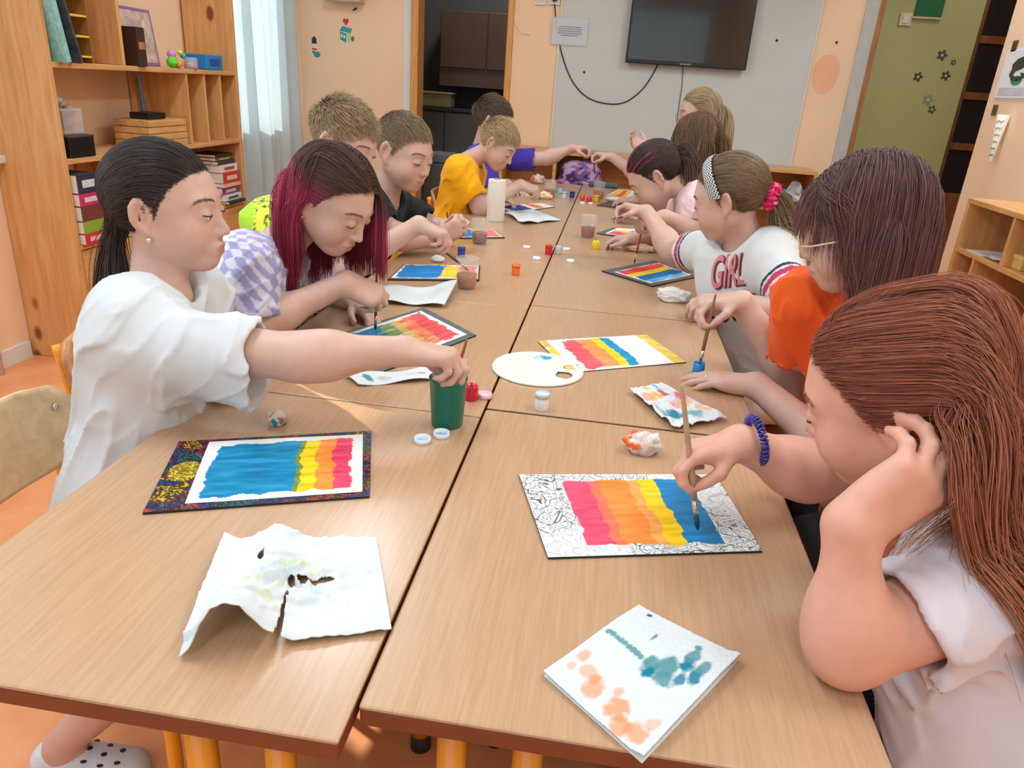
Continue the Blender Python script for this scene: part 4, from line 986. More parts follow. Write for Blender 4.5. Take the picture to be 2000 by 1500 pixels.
def towel_c(u, v):
    C = np.repeat(lin((218, 227, 230))[None], len(u), 0); y_ = (vnoise(np.stack([u*14, v*14], 1), 1.2, 7) > .42) & ((u-.42)**2/.05+(v-.52)**2/.08 < 1); C[y_] = C[y_]*np.array([.99, .97, .76]); return C
towel('paper_towel', 'large torn paper towel with a hole, lying nearest on the left', [az(440, 1060), az(735, 1056), az(765, 1236), az(350, 1290)], towel_h, towel_c, 150, 120, hole)
def stain_c(spots):
    def f(u, v):
        C = np.repeat(lin((216, 223, 224))[None], len(u), 0); n = .35*fbm(np.stack([u*16, v*16], 1), 1.3, 3, 12)
        for (a, b_, ra, rb, col, s) in spots:
            d = (u-a)**2/ra**2+(v-b_)**2/rb**2; w = np.clip((1.05-d+n)*1.6, 0, 1)*s; C = C*(1-w[:, None])+lin(col)*w[:, None]
        return C
    return f
T1, T2, O1 = (26, 126, 150), (84, 146, 152), (250, 152, 104)
# u runs from the left corner to the upper corner, v from there to the right / lower corner
spots = [(.62+.00*k, .02+.052*k, .035, .035, T2, .85) for k in range(9)]
spots = [(.60-.03*k/8, .06+.36*k/8, .030, .030, T2, .9) for k in range(9)]+[(.56, .52, .10, .07, T2, .95), (.50, .56, .07, .05, T1, 1), (.62, .64, .12, .10, T2, .95), (.52, .68, .07, .09, T2, .9), (.72, .74, .08, .07, T1, 1), (.80, .72, .08, .06, T2, .9), (.66, .86, .08, .06, T1, .95), (.58, .78, .08, .05, T1, .9), (.76, .86, .07, .06, T2, .9), (.78, .36, .055, .02, T1, .85), (.95, .16, .02, .03, (20, 96, 130), 1), (.90, .70, .03, .04, T1, .8)]
spots += [(.30, .10, .07, .055, O1, .65), (.17, .10, .05, .045, O1, .5), (.22, .24, .06, .08, O1, .6), (.15, .36, .10, .09, O1, .75), (.20, .32, .05, .05, O1, .7), (.14, .62, .09, .11, O1, .85), (.06, .72, .07, .10, O1, .8), (.10, .84, .08, .10, O1, .8), (.24, .52, .04, .05, O1, .6), (.20, .88, .06, .06, O1, .5)]
P4 = [az(1060, 1322), az(1246, 1187), az(1443, 1293), az(1254, 1494)]
towel('paper_towel', 'folded paper towel with blue and orange stains at the near right edge', P4, lambda u, v: .004+.0025*fbm(np.stack([u*2, v*2], 1), 1, 2, 3)+.005*np.exp(-((1-v)/.08)**2), stain_c(spots), 140, 140)
towel('paper_towel_layer', 'x', [az(1061, 1325), az(1246, 1189), az(1441, 1296), az(1253, 1496)], lambda u, v: .0005+0*u, None, 6, 6, z0=TT+.0006)
o = bpy.data.objects['paper_towel_layer']; o.name = 'under_layer'; p_ = bpy.data.objects['paper_towel.001']
for k_ in ('label', 'category', 'group'): del o[k_]
o.parent = p_; o.location = (0, 0, -.0004)
sp2 = [(.2, .3, .2, .12, (250, 150, 90), .7), (.45, .25, .12, .1, (250, 176, 60), .9), (.25, .75, .16, .12, (26, 126, 150), .95), (.5, .55, .1, .1, (240, 110, 100), .6), (.62, .25, .08, .12, (210, 60, 100), .9), (.7, .55, .16, .08, (250, 160, 70), .7), (.85, .4, .14, .12, (226, 60, 110), .85), (.6, .8, .14, .1, (90, 150, 165), .8), (.85, .75, .1, .1, (250, 170, 90), .7), (.45, .05, .1, .06, (220, 200, 60), .8), (.7, .1, .07, .1, (110, 160, 170), .8), (.1, .6, .06, .15, (90, 150, 170), .7)]
towel('paper_towel', 'crinkled paper towel covered with many coloured stains, before the girl in orange', q((1228, 768), (1290, 755), (1420, 823), (1316, 844)), lambda u, v: .006+.006*np.abs(fbm(np.stack([u*4, v*4], 1), 1.2, 3, 9)), stain_c(sp2))
towel('paper_towel', 'white rumpled paper towel beside the pink-haired girl\'s hand', q((742, 566), (893, 564), (868, 603), (738, 594)), lambda u, v: .004+.016*np.clip((u-.7)/.3, 0, 1)*np.clip(1-v, 0, 1)+.004*np.sin(u*9)+.004, None)
towel('paper_towel', 'stained white paper lying under the outstretched arm', q((672, 738), (830, 722), (858, 744), (700, 756)), lambda u, v: .004+.004*np.sin(u*7+v*3), stain_c([(.2, .5, .06, .3, (30, 130, 150), .9), (.4, .5, .1, .2, (180, 190, 190), .8), (.75, .5, .1, .2, (190, 190, 180), .6), (.85, .6, .05, .1, (200, 120, 80), .8)]))
towel('paper_towel', 'white folded paper towel beside the paper roll', q((984, 419), (1042, 411), (1096, 432), (1022, 440)), lambda u, v: .004+.012*np.abs(np.sin(u*6+v*4))*(1-u), None)
def crumple(label, px, py, size, cols, seed, squash=.6, flat=None, group='crumpled paper tissues'):
    P = az(px, py); bm = bmesh.new(); bmesh.ops.create_icosphere(bm, subdivisions=4, radius=1); V = np.array([v.co[:] for v in bm.verts])
    r = .78+.30*np.abs(fbm(V+seed, 1.6, 3, seed))+.18*np.abs(fbm(V+seed, 4.5, 2, seed+3)); V = V*r[:, None]*np.array(size)[None]; V[:, 2] = np.maximum(V[:, 2]+size[2]*.75, 0)
    for v, x in zip(bm.verts, V): v.co = x
    me = bm_mesh(bm, 'tissue', True); n = fbm(V/max(size), 1.7, 3, seed+7); C = np.repeat(lin(cols[0])[None], len(V), 0)
    for i, c in enumerate(cols[1:]): w = np.clip((n*(1 if i % 2 == 0 else -1)-.22)*5, 0, 1); C = C*(1-w[:, None])+lin(c)*w[:, None]
    set_col(me, C); o = link('crumpled_tissue', me, TOWEL); o.location = (P[0], P[1], TT+.0005); return tag(o, label, 'tissue', group)
W_ = (240, 232, 224)
crumple('crumpled tissue with orange stains right of the middle seam', 1254, 884, (.030, .020, .022), [W_, (240, 110, 50), (220, 205, 195)], 3)
crumple('small crumpled tissue with blue stains near the front left painting', 542, 830, (.017, .013, .015), [(226, 214, 200), (60, 140, 170), (170, 130, 100)], 5)
crumple('white crumpled cloth by the headband girl\'s hand', 1316, 588, (.052, .030, .022), [(240, 240, 236)], 7)
crumple('pale orange crumpled tissue on the third right table', 1247, 491, (.062, .024, .016), [(240, 214, 190), (244, 130, 60)], 9)
crumple('small white crumpled tissue near the neon-shirted boy\'s brush', 855, 512, (.020, .014, .013), [(236, 236, 232)], 11)
crumple('crumpled tissue by the hands of the boy in black', 904, 440, (.024, .02, .016), [(240, 224, 200), (240, 140, 80)], 13)
crumple('crumpled orange-stained tissue left of the far water cup', 1050, 358, (.045, .03, .03), [(244, 222, 206), (240, 120, 80)], 15)
crumple('crumpled cream tissue at the hand of the boy in yellow', 1063, 389, (.042, .025, .022), [(246, 234, 210), (240, 190, 130)], 17)
crumple('flat crumpled white cloth on the far right table', 1204, 393, (.060, .045, .012), [(238, 238, 236)], 19)
# ---- paper roll
P = az(967, 431); t = thing('paper_towel_roll', 'white paper towel roll standing on the left row', 'paper roll', (P[0], P[1], TT))
lathe('roll', [(.018, .172), (.036, .172), (.0375, .168), (.038, .10), (.0375, .004), (.036, 0), (.0, 0)], plain((232, 230, 220), .85, .03, 60, bump=.1, name='towel_roll'), t, 40)
lathe('cardboard_core', [(.0165, .02), (.0165, .1725), (.0182, .1725), (.0182, .15)], plain((170, 140, 105), .8, name='cardboard'), t, 24)
# ---- jars
def jar(label, px, py, col, lid=None, fill=True, alpha=.9, r=.0125, h=.029, tilt=0, open_=True):
    P = az(px, py); t = thing('paint_jar', label, 'paint jar', (P[0], P[1], TT), 0, 'small gouache jars'); c = plain(col, .25, .08, 60, name='gouache_plastic', coat=.3) if alpha > .5 else clear(col, .15, .55, 'milky_plastic')
    lathe('jar_body', [(0, 0), (r*.95, 0), (r, .002), (r, h-.005), (r*.93, h-.004), (r*.93, h), (r*.84, h), (r*.84, h-.006), (0, h-.006)], c, t, 24)
    if lid: lathe('lid', [(0, h+.004), (r*1.02, h+.004), (r*1.08, h+.002), (r*1.08, h-.005), (r*1.02, h-.005)], plain(lid, .3, .03, name='lid_plastic'), t, 24)
    else: lathe('paint', [(0, h-.0055), (r*.82, h-.005)], plain(tuple(int(x*.85) for x in col), .2, .15, 90, name='wet_paint'), t, 20)
    return t
def lid(label, px, py, col=(236, 240, 242), paint=None, r=.0135, flip=True):
    P = az(px, py); t = thing('jar_closure', label, 'jar lid', (P[0], P[1], TT), 0, 'loose gouache jar lids')
    lathe('lid_shell', [(0, 0), (r*.95, 0), (r, .001), (r, .0085), (r*.9, .0085), (r*.88, .0025), (0, .0022)], plain(col, .35, .03, name='lid_plastic'), t, 26)
    if paint: lathe('paint_smear', [(0, .0028), (r*.8, .0028)], plain(paint, .3, .3, 80, name='paint_smear'), t, 20)
    return t
jar('open red jar beside the green cup', 920, 780, (214, 20, 56)); lid('pale pink lid touching the open red jar', 947, 776, (246, 196, 204), (250, 214, 220))
jar('white jar with pale blue lid in front of the palette', 1057, 799, (232, 236, 236), (206, 224, 234))
lid('left of the two lids in front of the green cup', 825, 863, (226, 234, 240), (170, 204, 226)); lid('right of the two lids in front of the green cup', 862, 852, (226, 234, 240), (150, 196, 226))
jar('blue jar under the brush of the girl in orange', 1362, 733, (0, 130, 196))
jar('dark blue jar near the neon-shirted boy\'s hand', 901, 502, (30, 58, 160), (36, 70, 180)); jar('orange jar standing alone on the left row', 1007, 537, (246, 112, 30), (250, 120, 36))
jar('red jar on the middle seam', 1071, 497, (214, 28, 40), (224, 40, 50)); jar('clear jar touching the seam right of the red jar', 1090, 496, (226, 232, 238), None, alpha=.4)
lid('flat white lid right of the clear jar', 1106, 489); jar('yellow jar in front of the right water cup', 1163, 486, (236, 208, 12), None, r=.0155)
lid('white lid left of the red seam jar', 1028, 485); lid('white lid below and left of the red seam jar', 1048, 507); lid('white lid below and right of the red seam jar', 1114, 512)
jar('navy jar at the far end of the seam', 1117, 386, (24, 60, 140), (24, 60, 150), r=.0135); jar('white jar left of the navy jar', 1101, 387, (220, 232, 240), (200, 224, 240)); jar('pale blue jar behind the white jar at the far end', 1094, 378, (150, 206, 226), None, r=.016)
jar('orange-red jar right of the far seam', 1137, 391, (244, 80, 40), r=.0135); jar('crimson jar right of the orange-red jar', 1150, 395, (222, 34, 60), r=.0135); jar('yellow jar in front of the far right water cup', 1164, 394, (246, 198, 10), (250, 206, 20), r=.0145)
lid('white lid before the orange-red jar at the far end', 1137, 398); lid('pale pink lid before the crimson jar at the far end', 1153, 399, (246, 214, 220))
# ---- green beaker and clear water cups
P = az(873, 828); t = thing('cup', 'dark green plastic cup on the nearest left table', 'cup', (P[0], P[1], TT))
GC = plain((0, 112, 92), .35, .05, 30, name='green_plastic')
lathe('cup_wall', [(0, 0), (.0255, 0), (.0265, .002), (.0315, .082), (.0325, .084), (.0325, .086), (.0305, .086), (.0255, .006), (0, .004)], GC, t, 48)
lathe('water', [(0, .048), (.0285, .048)], plain((30, 92, 80), .08, .1, name='murky_water'), t, 40)
for lbl, px, py, wc, k in (('clear cup of brown water in front of the neon-shirted boy', 911, 562, (178, 98, 68), 1.0), ('clear cup of brown water before the boy in black', 936, 475, (136, 96, 80), 1.0), ('clear cup of red-brown water on the third right table', 1147, 463, (160, 70, 56), 1.0), ('clear cup of brown water at the far left end', 1073, 386, (170, 92, 62), 1.05), ('clear cup of orange water at the far right end', 1168, 388, (206, 92, 50), 1.05)):
    P = az(px, py); t = thing('cup', lbl, 'cup', (P[0], P[1], TT), 0, 'clear plastic water cups'); t.scale = (k, k, k)
    lathe('cup_wall', [(0, .001), (.0255, .001), (.0265, .003), (.0325, .083), (.0338, .085), (.0338, .087), (.0325, .087), (.0255, .005), (0, .004)], clear((235, 228, 220), .08, .18), t, 40)
    lathe('water', [(0, .0055), (.0250, .0055), (.0283, .040), (0, .040)], plain(wc, .12, .08, 30, name='paint_water'), t, 36)
# ---- palette
c = (az(962, 722)+az(1139, 722))/2; c = az(1050, 722); wx = np.linalg.norm(az(962, 725)-az(1139, 725))/2; wy = np.linalg.norm(az(1050, 690)-az(1050, 754))/2
t = thing('palette', 'white oval plastic paint palette with a blue dab', 'palette', (c[0], c[1], TT), -.05)
def pal_xy(u, v):
    r_ = v; th = u*2*np.pi; return r_*np.cos(th), r_*np.sin(th)
WELL = [(-.74, .22), (-.80, -.08), (-.62, -.40), (-.55, .50), (-.25, .68), (.06, .74)]
def pal(u, v):
    x, y = pal_xy(u, v); z = .0032+.0030*np.clip((np.hypot(x, y)-.90)/.06, 0, 1)-.0025*np.clip((np.hypot(x, y)-.965)/.035, 0, 1)*2
    for a, b_ in WELL: z = z-.0022*np.clip(1.3-((x-a)**2/.020+(y-b_)**2/.022), 0, 1)
    for x0, y0 in ((-.22, .22), (.02, -.02), (.16, -.42)): 
        for (s0, s1) in (((x0-.14, y0-.22), (x0, y0)), ((x0, y0), (x0+.42, y0-.05))):
            d = np.array(s1)-s0; tt_ = np.clip(((x-s0[0])*d[0]+(y-s0[1])*d[1])/(d@d), 0, 1); z = z+.0022*np.exp(-((x-s0[0]-tt_*d[0])**2+(y-s0[1]-tt_*d[1])**2)/.0010)
    return np.stack([x*wx, y*wy, np.maximum(z, .0006)], 1)
def palc(u, v):
    x, y = pal_xy(u, v); C = np.repeat(lin((236, 236, 226))[None], len(u), 0); n = .3*fbm(np.stack([x*8, y*8], 1), 1.2, 2, 4); k = (x-.06)**2/.026+(y-.74)**2/.014+n < 1; C[k] = lin((30, 160, 206)); k = (x+.10)**2/.02+(y-.70)**2/.02+n < .5; C[k] = lin((170, 212, 226)); return C
def palk(u, v):
    x, y = pal_xy(u, v); h1 = (x-.60)**2/.030+(y+.22)**2/.040 < 1; h2 = (x-.66)**2/.016+(y-.30)**2/.02 < 1; h3 = (x > .66) & (np.abs(y-.34-.25*(x-.66)) < .10); return ~(h1 | h2 | h3)
grid('tray', pal, 220, 64, vcol(.35, .5, var=.02, coat=.2, name='palette_plastic'), t, .0012, palc, palk)
# ---- brushes
def brush(label, tip, end, wood_c=(150, 96, 60), hair=(30, 40, 60), r=.0032, bl=.014, fl=.020, group='paint brushes'):
    tip, end = np.asarray(tip, float), np.asarray(end, float); d = nrm(end-tip); L = np.linalg.norm(end-tip); t = thing('paint_brush', label, 'paint brush', tuple(tip), 0, group); T = lambda s: d*s
    tube('bristles', [T(0.0005), T(bl*.35), T(bl*.75), T(bl)], [.0006, r*.85, r*1.05, r*.9], plain(hair, .5, .2, 200, name='brush_hair'), t, 10)
    tube('ferrule', [T(bl*.95), T(bl+fl)], [r*.95, r*1.0], plain((196, 190, 176), .25, .05, metal=.9, name='ferrule'), t, 12)
    tube('handle', [T(bl+fl), T(bl+fl+.03), T(L*.6), T(L-.004), T(L)], [r*1.0, r*1.22, r*1.0, r*.7, r*.35], plain(wood_c, .4, .12, 60, name='brush_handle'), t, 12)
    return t
# ------------------------------------------------------------------ the children
def dirv(a, b): return nrm(np.asarray(b)-np.asarray(a))
def seat_for(pr, label, ply=None, dx=0.0):
    f = pr['F2']; o = copy_tree(CH) if SEATS else CH; SEATS.append(o)
    o.location = tuple(pr['hip']*np.array([1, 1, 0])+f*dx); o.rotation_euler = (0, 0, math.atan2(f[1], f[0])); o['label'] = label; return o
CH = make_chair('chair', 'x', PLY2, 'chairs the children sit on', tall=.69)
def kid(label, head, neck, hip, arms, facing, chair, chair_dx=0.0, **kw):
    p_ = person(label, head, neck, hip, arms, facing, **kw); f = np.array([facing[0], facing[1], 0.0]); p_['F2'] = nrm(kw.get('chair_dir', f)) if False else nrm(f)
    if chair: seat_for(p_, chair, dx=chair_dx)
    return p_
def text_on(pr, txt, name, pos, right, up, size, rgb, bold=.004, shear=0.0, lift=.0018, xs=.46):
    """lettering laid on the shirt surface: flat type pushed onto the cloth"""
    cu = bpy.data.curves.new('type', 'FONT'); cu.body = txt; cu.size = size; cu.align_x = 'CENTER'; cu.offset = bold; cu.shear = shear
    ob = bpy.data.objects.new('type', cu); COL.objects.link(ob); dg = bpy.context.evaluated_depsgraph_get(); me = bpy.data.meshes.new_from_object(ob.evaluated_get(dg)); bpy.data.objects.remove(ob, do_unlink=True); bpy.data.curves.remove(cu)
    bm = bmesh.new(); bm.from_mesh(me); bmesh.ops.triangulate(bm, faces=bm.faces)
    for _ in range(4):
        es = [e for e in bm.edges if e.calc_length() > size*.14]
        if not es: break
        bmesh.ops.subdivide_edges(bm, edges=es, cuts=1); bmesh.ops.triangulate(bm, faces=[f for f in bm.faces if len(f.verts) > 3])
    bm.to_mesh(me); bm.free(); n = len(me.vertices); V = np.empty(n*3); me.vertices.foreach_get('co', V); V = V.reshape(-1, 3)
    right, up = nrm(right), nrm(up); nv = np.cross(right, up); P = np.asarray(pos)+V[:, :1]*xs*right+V[:, 1:2]*up+nv*.14
    for _ in range(40):
        s = pr['shirt'](P.astype(F4)); P = P-nv*(np.maximum(s-lift, -.004)*.8)[:, None]
    me.vertices.foreach_set('co', (P-pr['hip']).astype(F4).ravel()); me.update()
    return link(name, me, plain(rgb, .5, .08, 60, name='shirt_print'), pr['root'])
def blob_print(pr, name, pos, right, up, w, h, colfn, n=60, lift=.0015, keep=None):
    right, up = nrm(right), nrm(up); nv = np.cross(right, up)
    def f(u, v):
        P = np.asarray(pos)+((u-.5)*w)[:, None]*right+((v-.5)*h)[:, None]*up+nv*.12
        for _ in range(40):
            s = pr['shirt'](P.astype(F4)); P = P-nv*(np.maximum(s-lift, -.004)*.8)[:, None]
        return P-pr['hip']
    return grid(name, f, n, n, vcol(.6, .3, var=.05, name='shirt_print'), pr['root'], 0, colfn, keep)

# -- front left girl: white shirt, dark ponytail, arm stretched to the green cup
tip = az(868, 800, .75); pin = ay(888, 744, .612)
hR = Hand('R', (.98, .10, -.06), (-.06, -.12, -1), 'pinch', .92, pinch=pin)
hL = Hand('L', (.80, -.62, -.12), (-.05, -.1, -1), 'flat', .88, wrist=(-.515, .675, .735))
P1 = kid('girl in plain white T-shirt with dark low ponytail reaching to the green cup', Head(ay(328, 406, .63), (1, .15, -.02), (-.05, 0, 1), .91), (-.545, .605, .90), (-.60, .55, .50),
         {'R': dict(hand=hR, elbow=ay(585, 698, .52)), 'L': dict(hand=hL, pole=(-.6, .7, -.4))}, (.96, .12, 0), None, 0,
         sh={'R': (-.515, .495, .836), 'L': (-.545, .715, .855)}, h=.0038, shirt=(212, 219, 223), hair_rgb=(56, 49, 47), sleeve=.74, droop={'R': .055}, shorts=True, trousers=(170, 182, 198), foot=(205, 212, 216), fold=1.0, lids=-3,
         feet={'R': (-.70, .38, .075), 'L': (-.60, .66, .075)}, knees={'R': (-.36, .42, .45), 'L': (-.36, .62, .45)})
def grey_sheen(S, C): return C
tie = pony_hair(P1, (58, 50, 47), (-.098, 0, -.052), n=7000, seed=11, rad=.00055, tail_L=.30, tail_n=700, tail_dir=(-.35, 0, -.9), tail_spread=.012, puff=.007, tip=(120, 96, 80), flare=1.2)
def ornament(pr, name, pos, r, mat): 
    bm = bmesh.new(); bmesh.ops.create_uvsphere(bm, u_segments=14, v_segments=10, radius=r); o = link(name, bm_mesh(bm, name, True), mat, pr['root']); o.location = tuple(np.asarray(pos)-pr['hip']); return o
SILV = plain((225, 222, 214), .15, .05, metal=.9, name='silver')
ornament(P1, 'ear_stud', P1['head'].wor((-.004, -.0765, -.044)), .0045, SILV)
brush('paint brush held by the girl in white, dipped into the green cup', (-.052, .606, .735), pin+nrm(pin-np.array([-.052, .606, .735]))*.075, (150, 80, 56))
for kk, A_ in (('R', np.array([-.70, .38, .075])), ('L', np.array([-.60, .66, .075]))):   # holes of the clogs
    f_ = nrm((.96, .12, 0)); l_ = np.array([-f_[1], f_[0], 0])
    for t_, s__ in ((.05, -.022), (.05, .0), (.05, .022), (.08, -.024), (.08, -.008), (.08, .012), (.108, -.018), (.108, .004)):
        r_ = .039-.007*(t_+.02)/.145; c_ = A_+f_*t_+l_*s__-vec(0, 0, .040+.006*(t_+.02)/.145); bm = bmesh.new(); bmesh.ops.create_uvsphere(bm, u_segments=10, v_segments=6, radius=1)
        for v in bm.verts: v.co = Vector((v.co.x*.006, v.co.y*.005, v.co.z*.0015))
        o = link('clog_hole', bm_mesh(bm, 'clog_hole', True), plain((34, 36, 40), .6, name='dark_hole'), P1['root']); o.location = tuple(c_+vec(0, 0, math.sqrt(r_*r_-s__*s__))-P1['hip'])

# -- second left: pink-haired girl
tipb = az(733, 645, TT+.006); pin = tipb+nrm((.02, .03, 1))*.068; top = tipb+nrm((.02, .03, 1))*.155
hR = Hand('R', (.84, .30, -.42), (-.25, .55, -.8), 'pinch', .92, pinch=pin)
hL = Hand('L', (.7, -.6, -.2), (-.1, -.2, -1), 'relax', .9, wrist=(-.40, 1.16, .735))
def checks(loc, V, d):
    w = np.stack([loc[:, 1]+.010*np.sin(loc[:, 2]*40+loc[:, 0]*25), loc[:, 2]+.010*np.sin(loc[:, 1]*45+loc[:, 0]*20)+loc[:, 0]*.35], 1)
    w[:, 0] += loc[:, 0]*.6*np.sign(loc[:, 1]); k = (np.floor(w[:, 0]/.019)+np.floor(w[:, 1]/.021)) % 2 > .5
    n = vnoise(np.stack([w[:, 0], w[:, 1]], 1), 18, 3) > .1
    C = np.where(k[:, None], np.where(n[:, None], lin((176, 164, 212)), lin((160, 160, 206))), lin((214, 214, 230))); return C
P2 = kid('girl with pink-dyed hair in lavender checked T-shirt painting on grey folder', Head(ay(650, 388, .99), (.92, -.22, -.60), (.28, -.05, 1), .93), ay(545, 478, 1.0), (-.72, .98, .50),
         {'R': dict(hand=hR, elbow=ay(505, 632, .875)), 'L': dict(hand=hL, pole=(-.3, .8, -.5))}, (1, -.12, 0), 'chair under the pink-haired girl', h=.0034, shirt_col=checks, hair_rgb=(96, 72, 64), sleeve=.86, fold=1.2, lids=-24,
         sh={'R': ay(480, 522, .885)})
hp = P2['head']
def pinkcol(S, C, h):
    Q = h.loc(S.reshape(-1, 3)).reshape(S.shape); z = Q[:, :, 2]; t = np.clip((.058-z)/.06, 0, 1)[:, :, None]; pk = (lin((176, 66, 100))*(1-np.clip((-.02-z)/.10, 0, 1)[:, :, None])+lin((134, 34, 58))*np.clip((-.02-z)/.10, 0, 1)[:, :, None])*(.75+.5*np.random.default_rng(4).random((len(S), 1, 1))); return C*(1-t)+pk*t
long_hair(P2, (88, 66, 60), (88, 66, 60), L=lambda Q: np.where(Q[:, 1] > .0, .205, .235), guides=420, n_str=9000, part=.004, rad=.0005, seed=21, back=.9, grav=.62, jit=.003, thick=.006, colfn=pinkcol, stiff=.70, n=24, guide=tuck(hp, 1.0, -.035, -.05, sides=(-1,)))
brush('upright paint brush of the pink-haired girl touching the blue paint', tipb, top, (120, 84, 66), (20, 40, 60))
ornament(P2, 'ear_stud', hp.wor((-.004, -.077, -.044)), .0035, plain((210, 180, 90), .2, metal=.9, name='gold'))

# -- third left: boy in neon shirt, hidden behind
cup3 = az(911, 562); tipb = np.array([cup3[0]+.004, cup3[1], TT+.050]); pin = ay(864, 488, 1.47); top = pin+nrm(pin-tipb)*.03
hR = Hand('R', (.95, .05, -.30), (-.28, -.05, -1), 'pinch', .9, pinch=pin)
hL = Hand('L', (.95, -.2, -.15), (-.15, 0, -1), 'relax', .88, wrist=(-.56, 1.62, .73))
def neon(loc, V, d):
    C = np.repeat(lin((224, 236, 78))[None], len(V), 0); n = fbm(V, 28, 2, 5); C[np.abs(n) < .10] = lin((60, 96, 50)); C[(n > .35)] = lin((170, 226, 60)); return C
P3 = kid('boy with light brown hair in neon yellow T-shirt, half hidden behind the pink-haired girl', Head(ay(672, 278, 1.50), (.95, -.18, -.35), (.1, 0, 1), .95), (-.72, 1.50, .895), (-.80, 1.48, .50),
         {'R': dict(hand=hR, pole=(-.2, -.5, -1), l=(.25, .23)), 'L': dict(hand=hL, pole=(-.1, .6, -1))}, (1, 0, 0), 'chair under the boy in neon yellow', h=.0055, shirt_col=neon, hair_rgb=(128, 104, 78), sleeve=.75)
short_hair(P3, (134, 112, 86), 8000, .038, rad=.0008, seed=31, tip=(176, 150, 116), comb=(.9, .2, .2), top=1.2)
brush('paint brush of the boy in neon yellow, dipped into brown water', tipb, top, (96, 66, 50), (30, 26, 26))

# -- fourth left: boy in black shirt
pin = ay(876, 428, 1.93)
hR = Hand('R', (.72, .22, .55), (-.35, .9, .2), 'grip', .95, pinch=pin)
hL = Hand('L', (.72, -.25, .50), (-.35, -.9, .2), 'grip', .95, pinch=pin+np.array([0, .045, -.01]))
P4_ = kid('boy with short hair in black T-shirt with blue print, hands raised together', Head(ay(789, 296, 1.92), (.93, -.36, -.30), (.05, 0, 1), 1.03, .002), ay(755, 383, 1.93), (-.80, 1.93, .50),
         {'R': dict(hand=hR, pole=(-.3, -.3, -1), elbow=ay(772, 462, 1.80)), 'L': dict(hand=hL, pole=(-.3, .6, -1), elbow=(-.42, 2.06, .745))}, (.97, -.22, 0), 'chair under the boy in black', h=.005, shirt=(26, 28, 32), hair_rgb=(110, 88, 68), sleeve=.70, fat=1.08, lids=-26)
short_hair(P4_, (112, 92, 70), 8000, .022, rad=.0008, seed=41, tip=(150, 126, 98), comb=(.9, .1, .1))
def bl(u, v):
    n = fbm(np.stack([u*4, v*6], 1), 1.3, 2, 5); C = np.repeat(lin((20, 130, 206))[None], len(u), 0); C[n > .12] = lin((226, 236, 240)); C[n < -.32] = lin((20, 60, 110)); return C
blob_print(P4_, 'chest_print', P4_['neck']-P4_['spine']*.15-P4_['Lt']*.01, P4_['Lt'], P4_['spine'], .17, .20, bl)
brush('red-brown brush in the hands of the boy in black', ay(880, 452, 1.93), ay(874, 422, 1.93), (150, 60, 40), (60, 40, 40), .0026)
w_ = tube('wristband', [tuple(hR.w+hR.M[1]*.024*math.cos(a)+hR.M[2]*.024*math.sin(a)-hR.M[0]*.02-P4_['hip']) for a in np.linspace(0, 6.283, 25)], .0018, plain((190, 150, 90), .6, name='band_cord'), P4_['root'], 6)

# -- fifth left: boy in yellow
hR = Hand('R', (.95, .15, -.25), (-.2, .25, -1), 'pinch', .92, pinch=ay(1044, 386, 2.90))
hL = Hand('L', (.9, -.3, -.1), (-.1, 0, -1), 'relax', .9, wrist=(-.36, 3.06, .74))
P5 = kid('blond boy in bright yellow T-shirt bent over his sheet', Head(ay(972, 282, 2.86), (.86, -.16, -.55), (.4, 0, 1), .91), ay(915, 312, 2.88), (-.57, 2.86, .50),
         {'R': dict(hand=hR, pole=(0, -.5, -1), elbow=ay(938, 408, 2.76)), 'L': dict(hand=hL, pole=(-.2, .7, -.7))}, (1, -.05, 0), 'chair under the boy in yellow', h=.0055, shirt=(246, 176, 20), hair_rgb=(150, 124, 92), sleeve=.70, lids=-28)
short_hair(P5, (150, 126, 96), 7000, .034, rad=.0009, seed=51, tip=(196, 170, 130), comb=(1, .1, .3), top=1.25)

# -- sixth left: boy in purple stretching his left arm out
give = ay(1146, 306, 3.62)
hR = Hand('R', (.86, -.35, -.35), (-.25, 0, -1), 'spread', .95, wrist=ay(990, 358, 3.52))
hL = Hand('L', (1, -.05, .05), (-.05, -.3, -1), 'pinch', .95, pinch=give)
P6 = kid('dark-haired boy in purple T-shirt stretching his arm across the table', Head(ay(962, 236, 3.58), (.97, .10, -.22), (0, 0, 1), 1.03), ay(938, 290, 3.60), (-.57, 3.56, .50),
         {'R': dict(hand=hR, pole=(-.3, -.8, -.4)), 'L': dict(hand=hL, elbow=ay(1068, 309, 3.66))}, (1, .08, 0), 'chair under the boy in purple', h=.006, shirt=(74, 58, 168), hair_rgb=(62, 46, 38), sleeve=.62, sh={'L': ay(1005, 312, 3.66), 'R': ay(950, 318, 3.46)})
short_hair(P6, (60, 46, 40), 6000, .040, rad=.001, seed=61, tip=(120, 100, 84), comb=(.8, .1, .4), top=1.25)

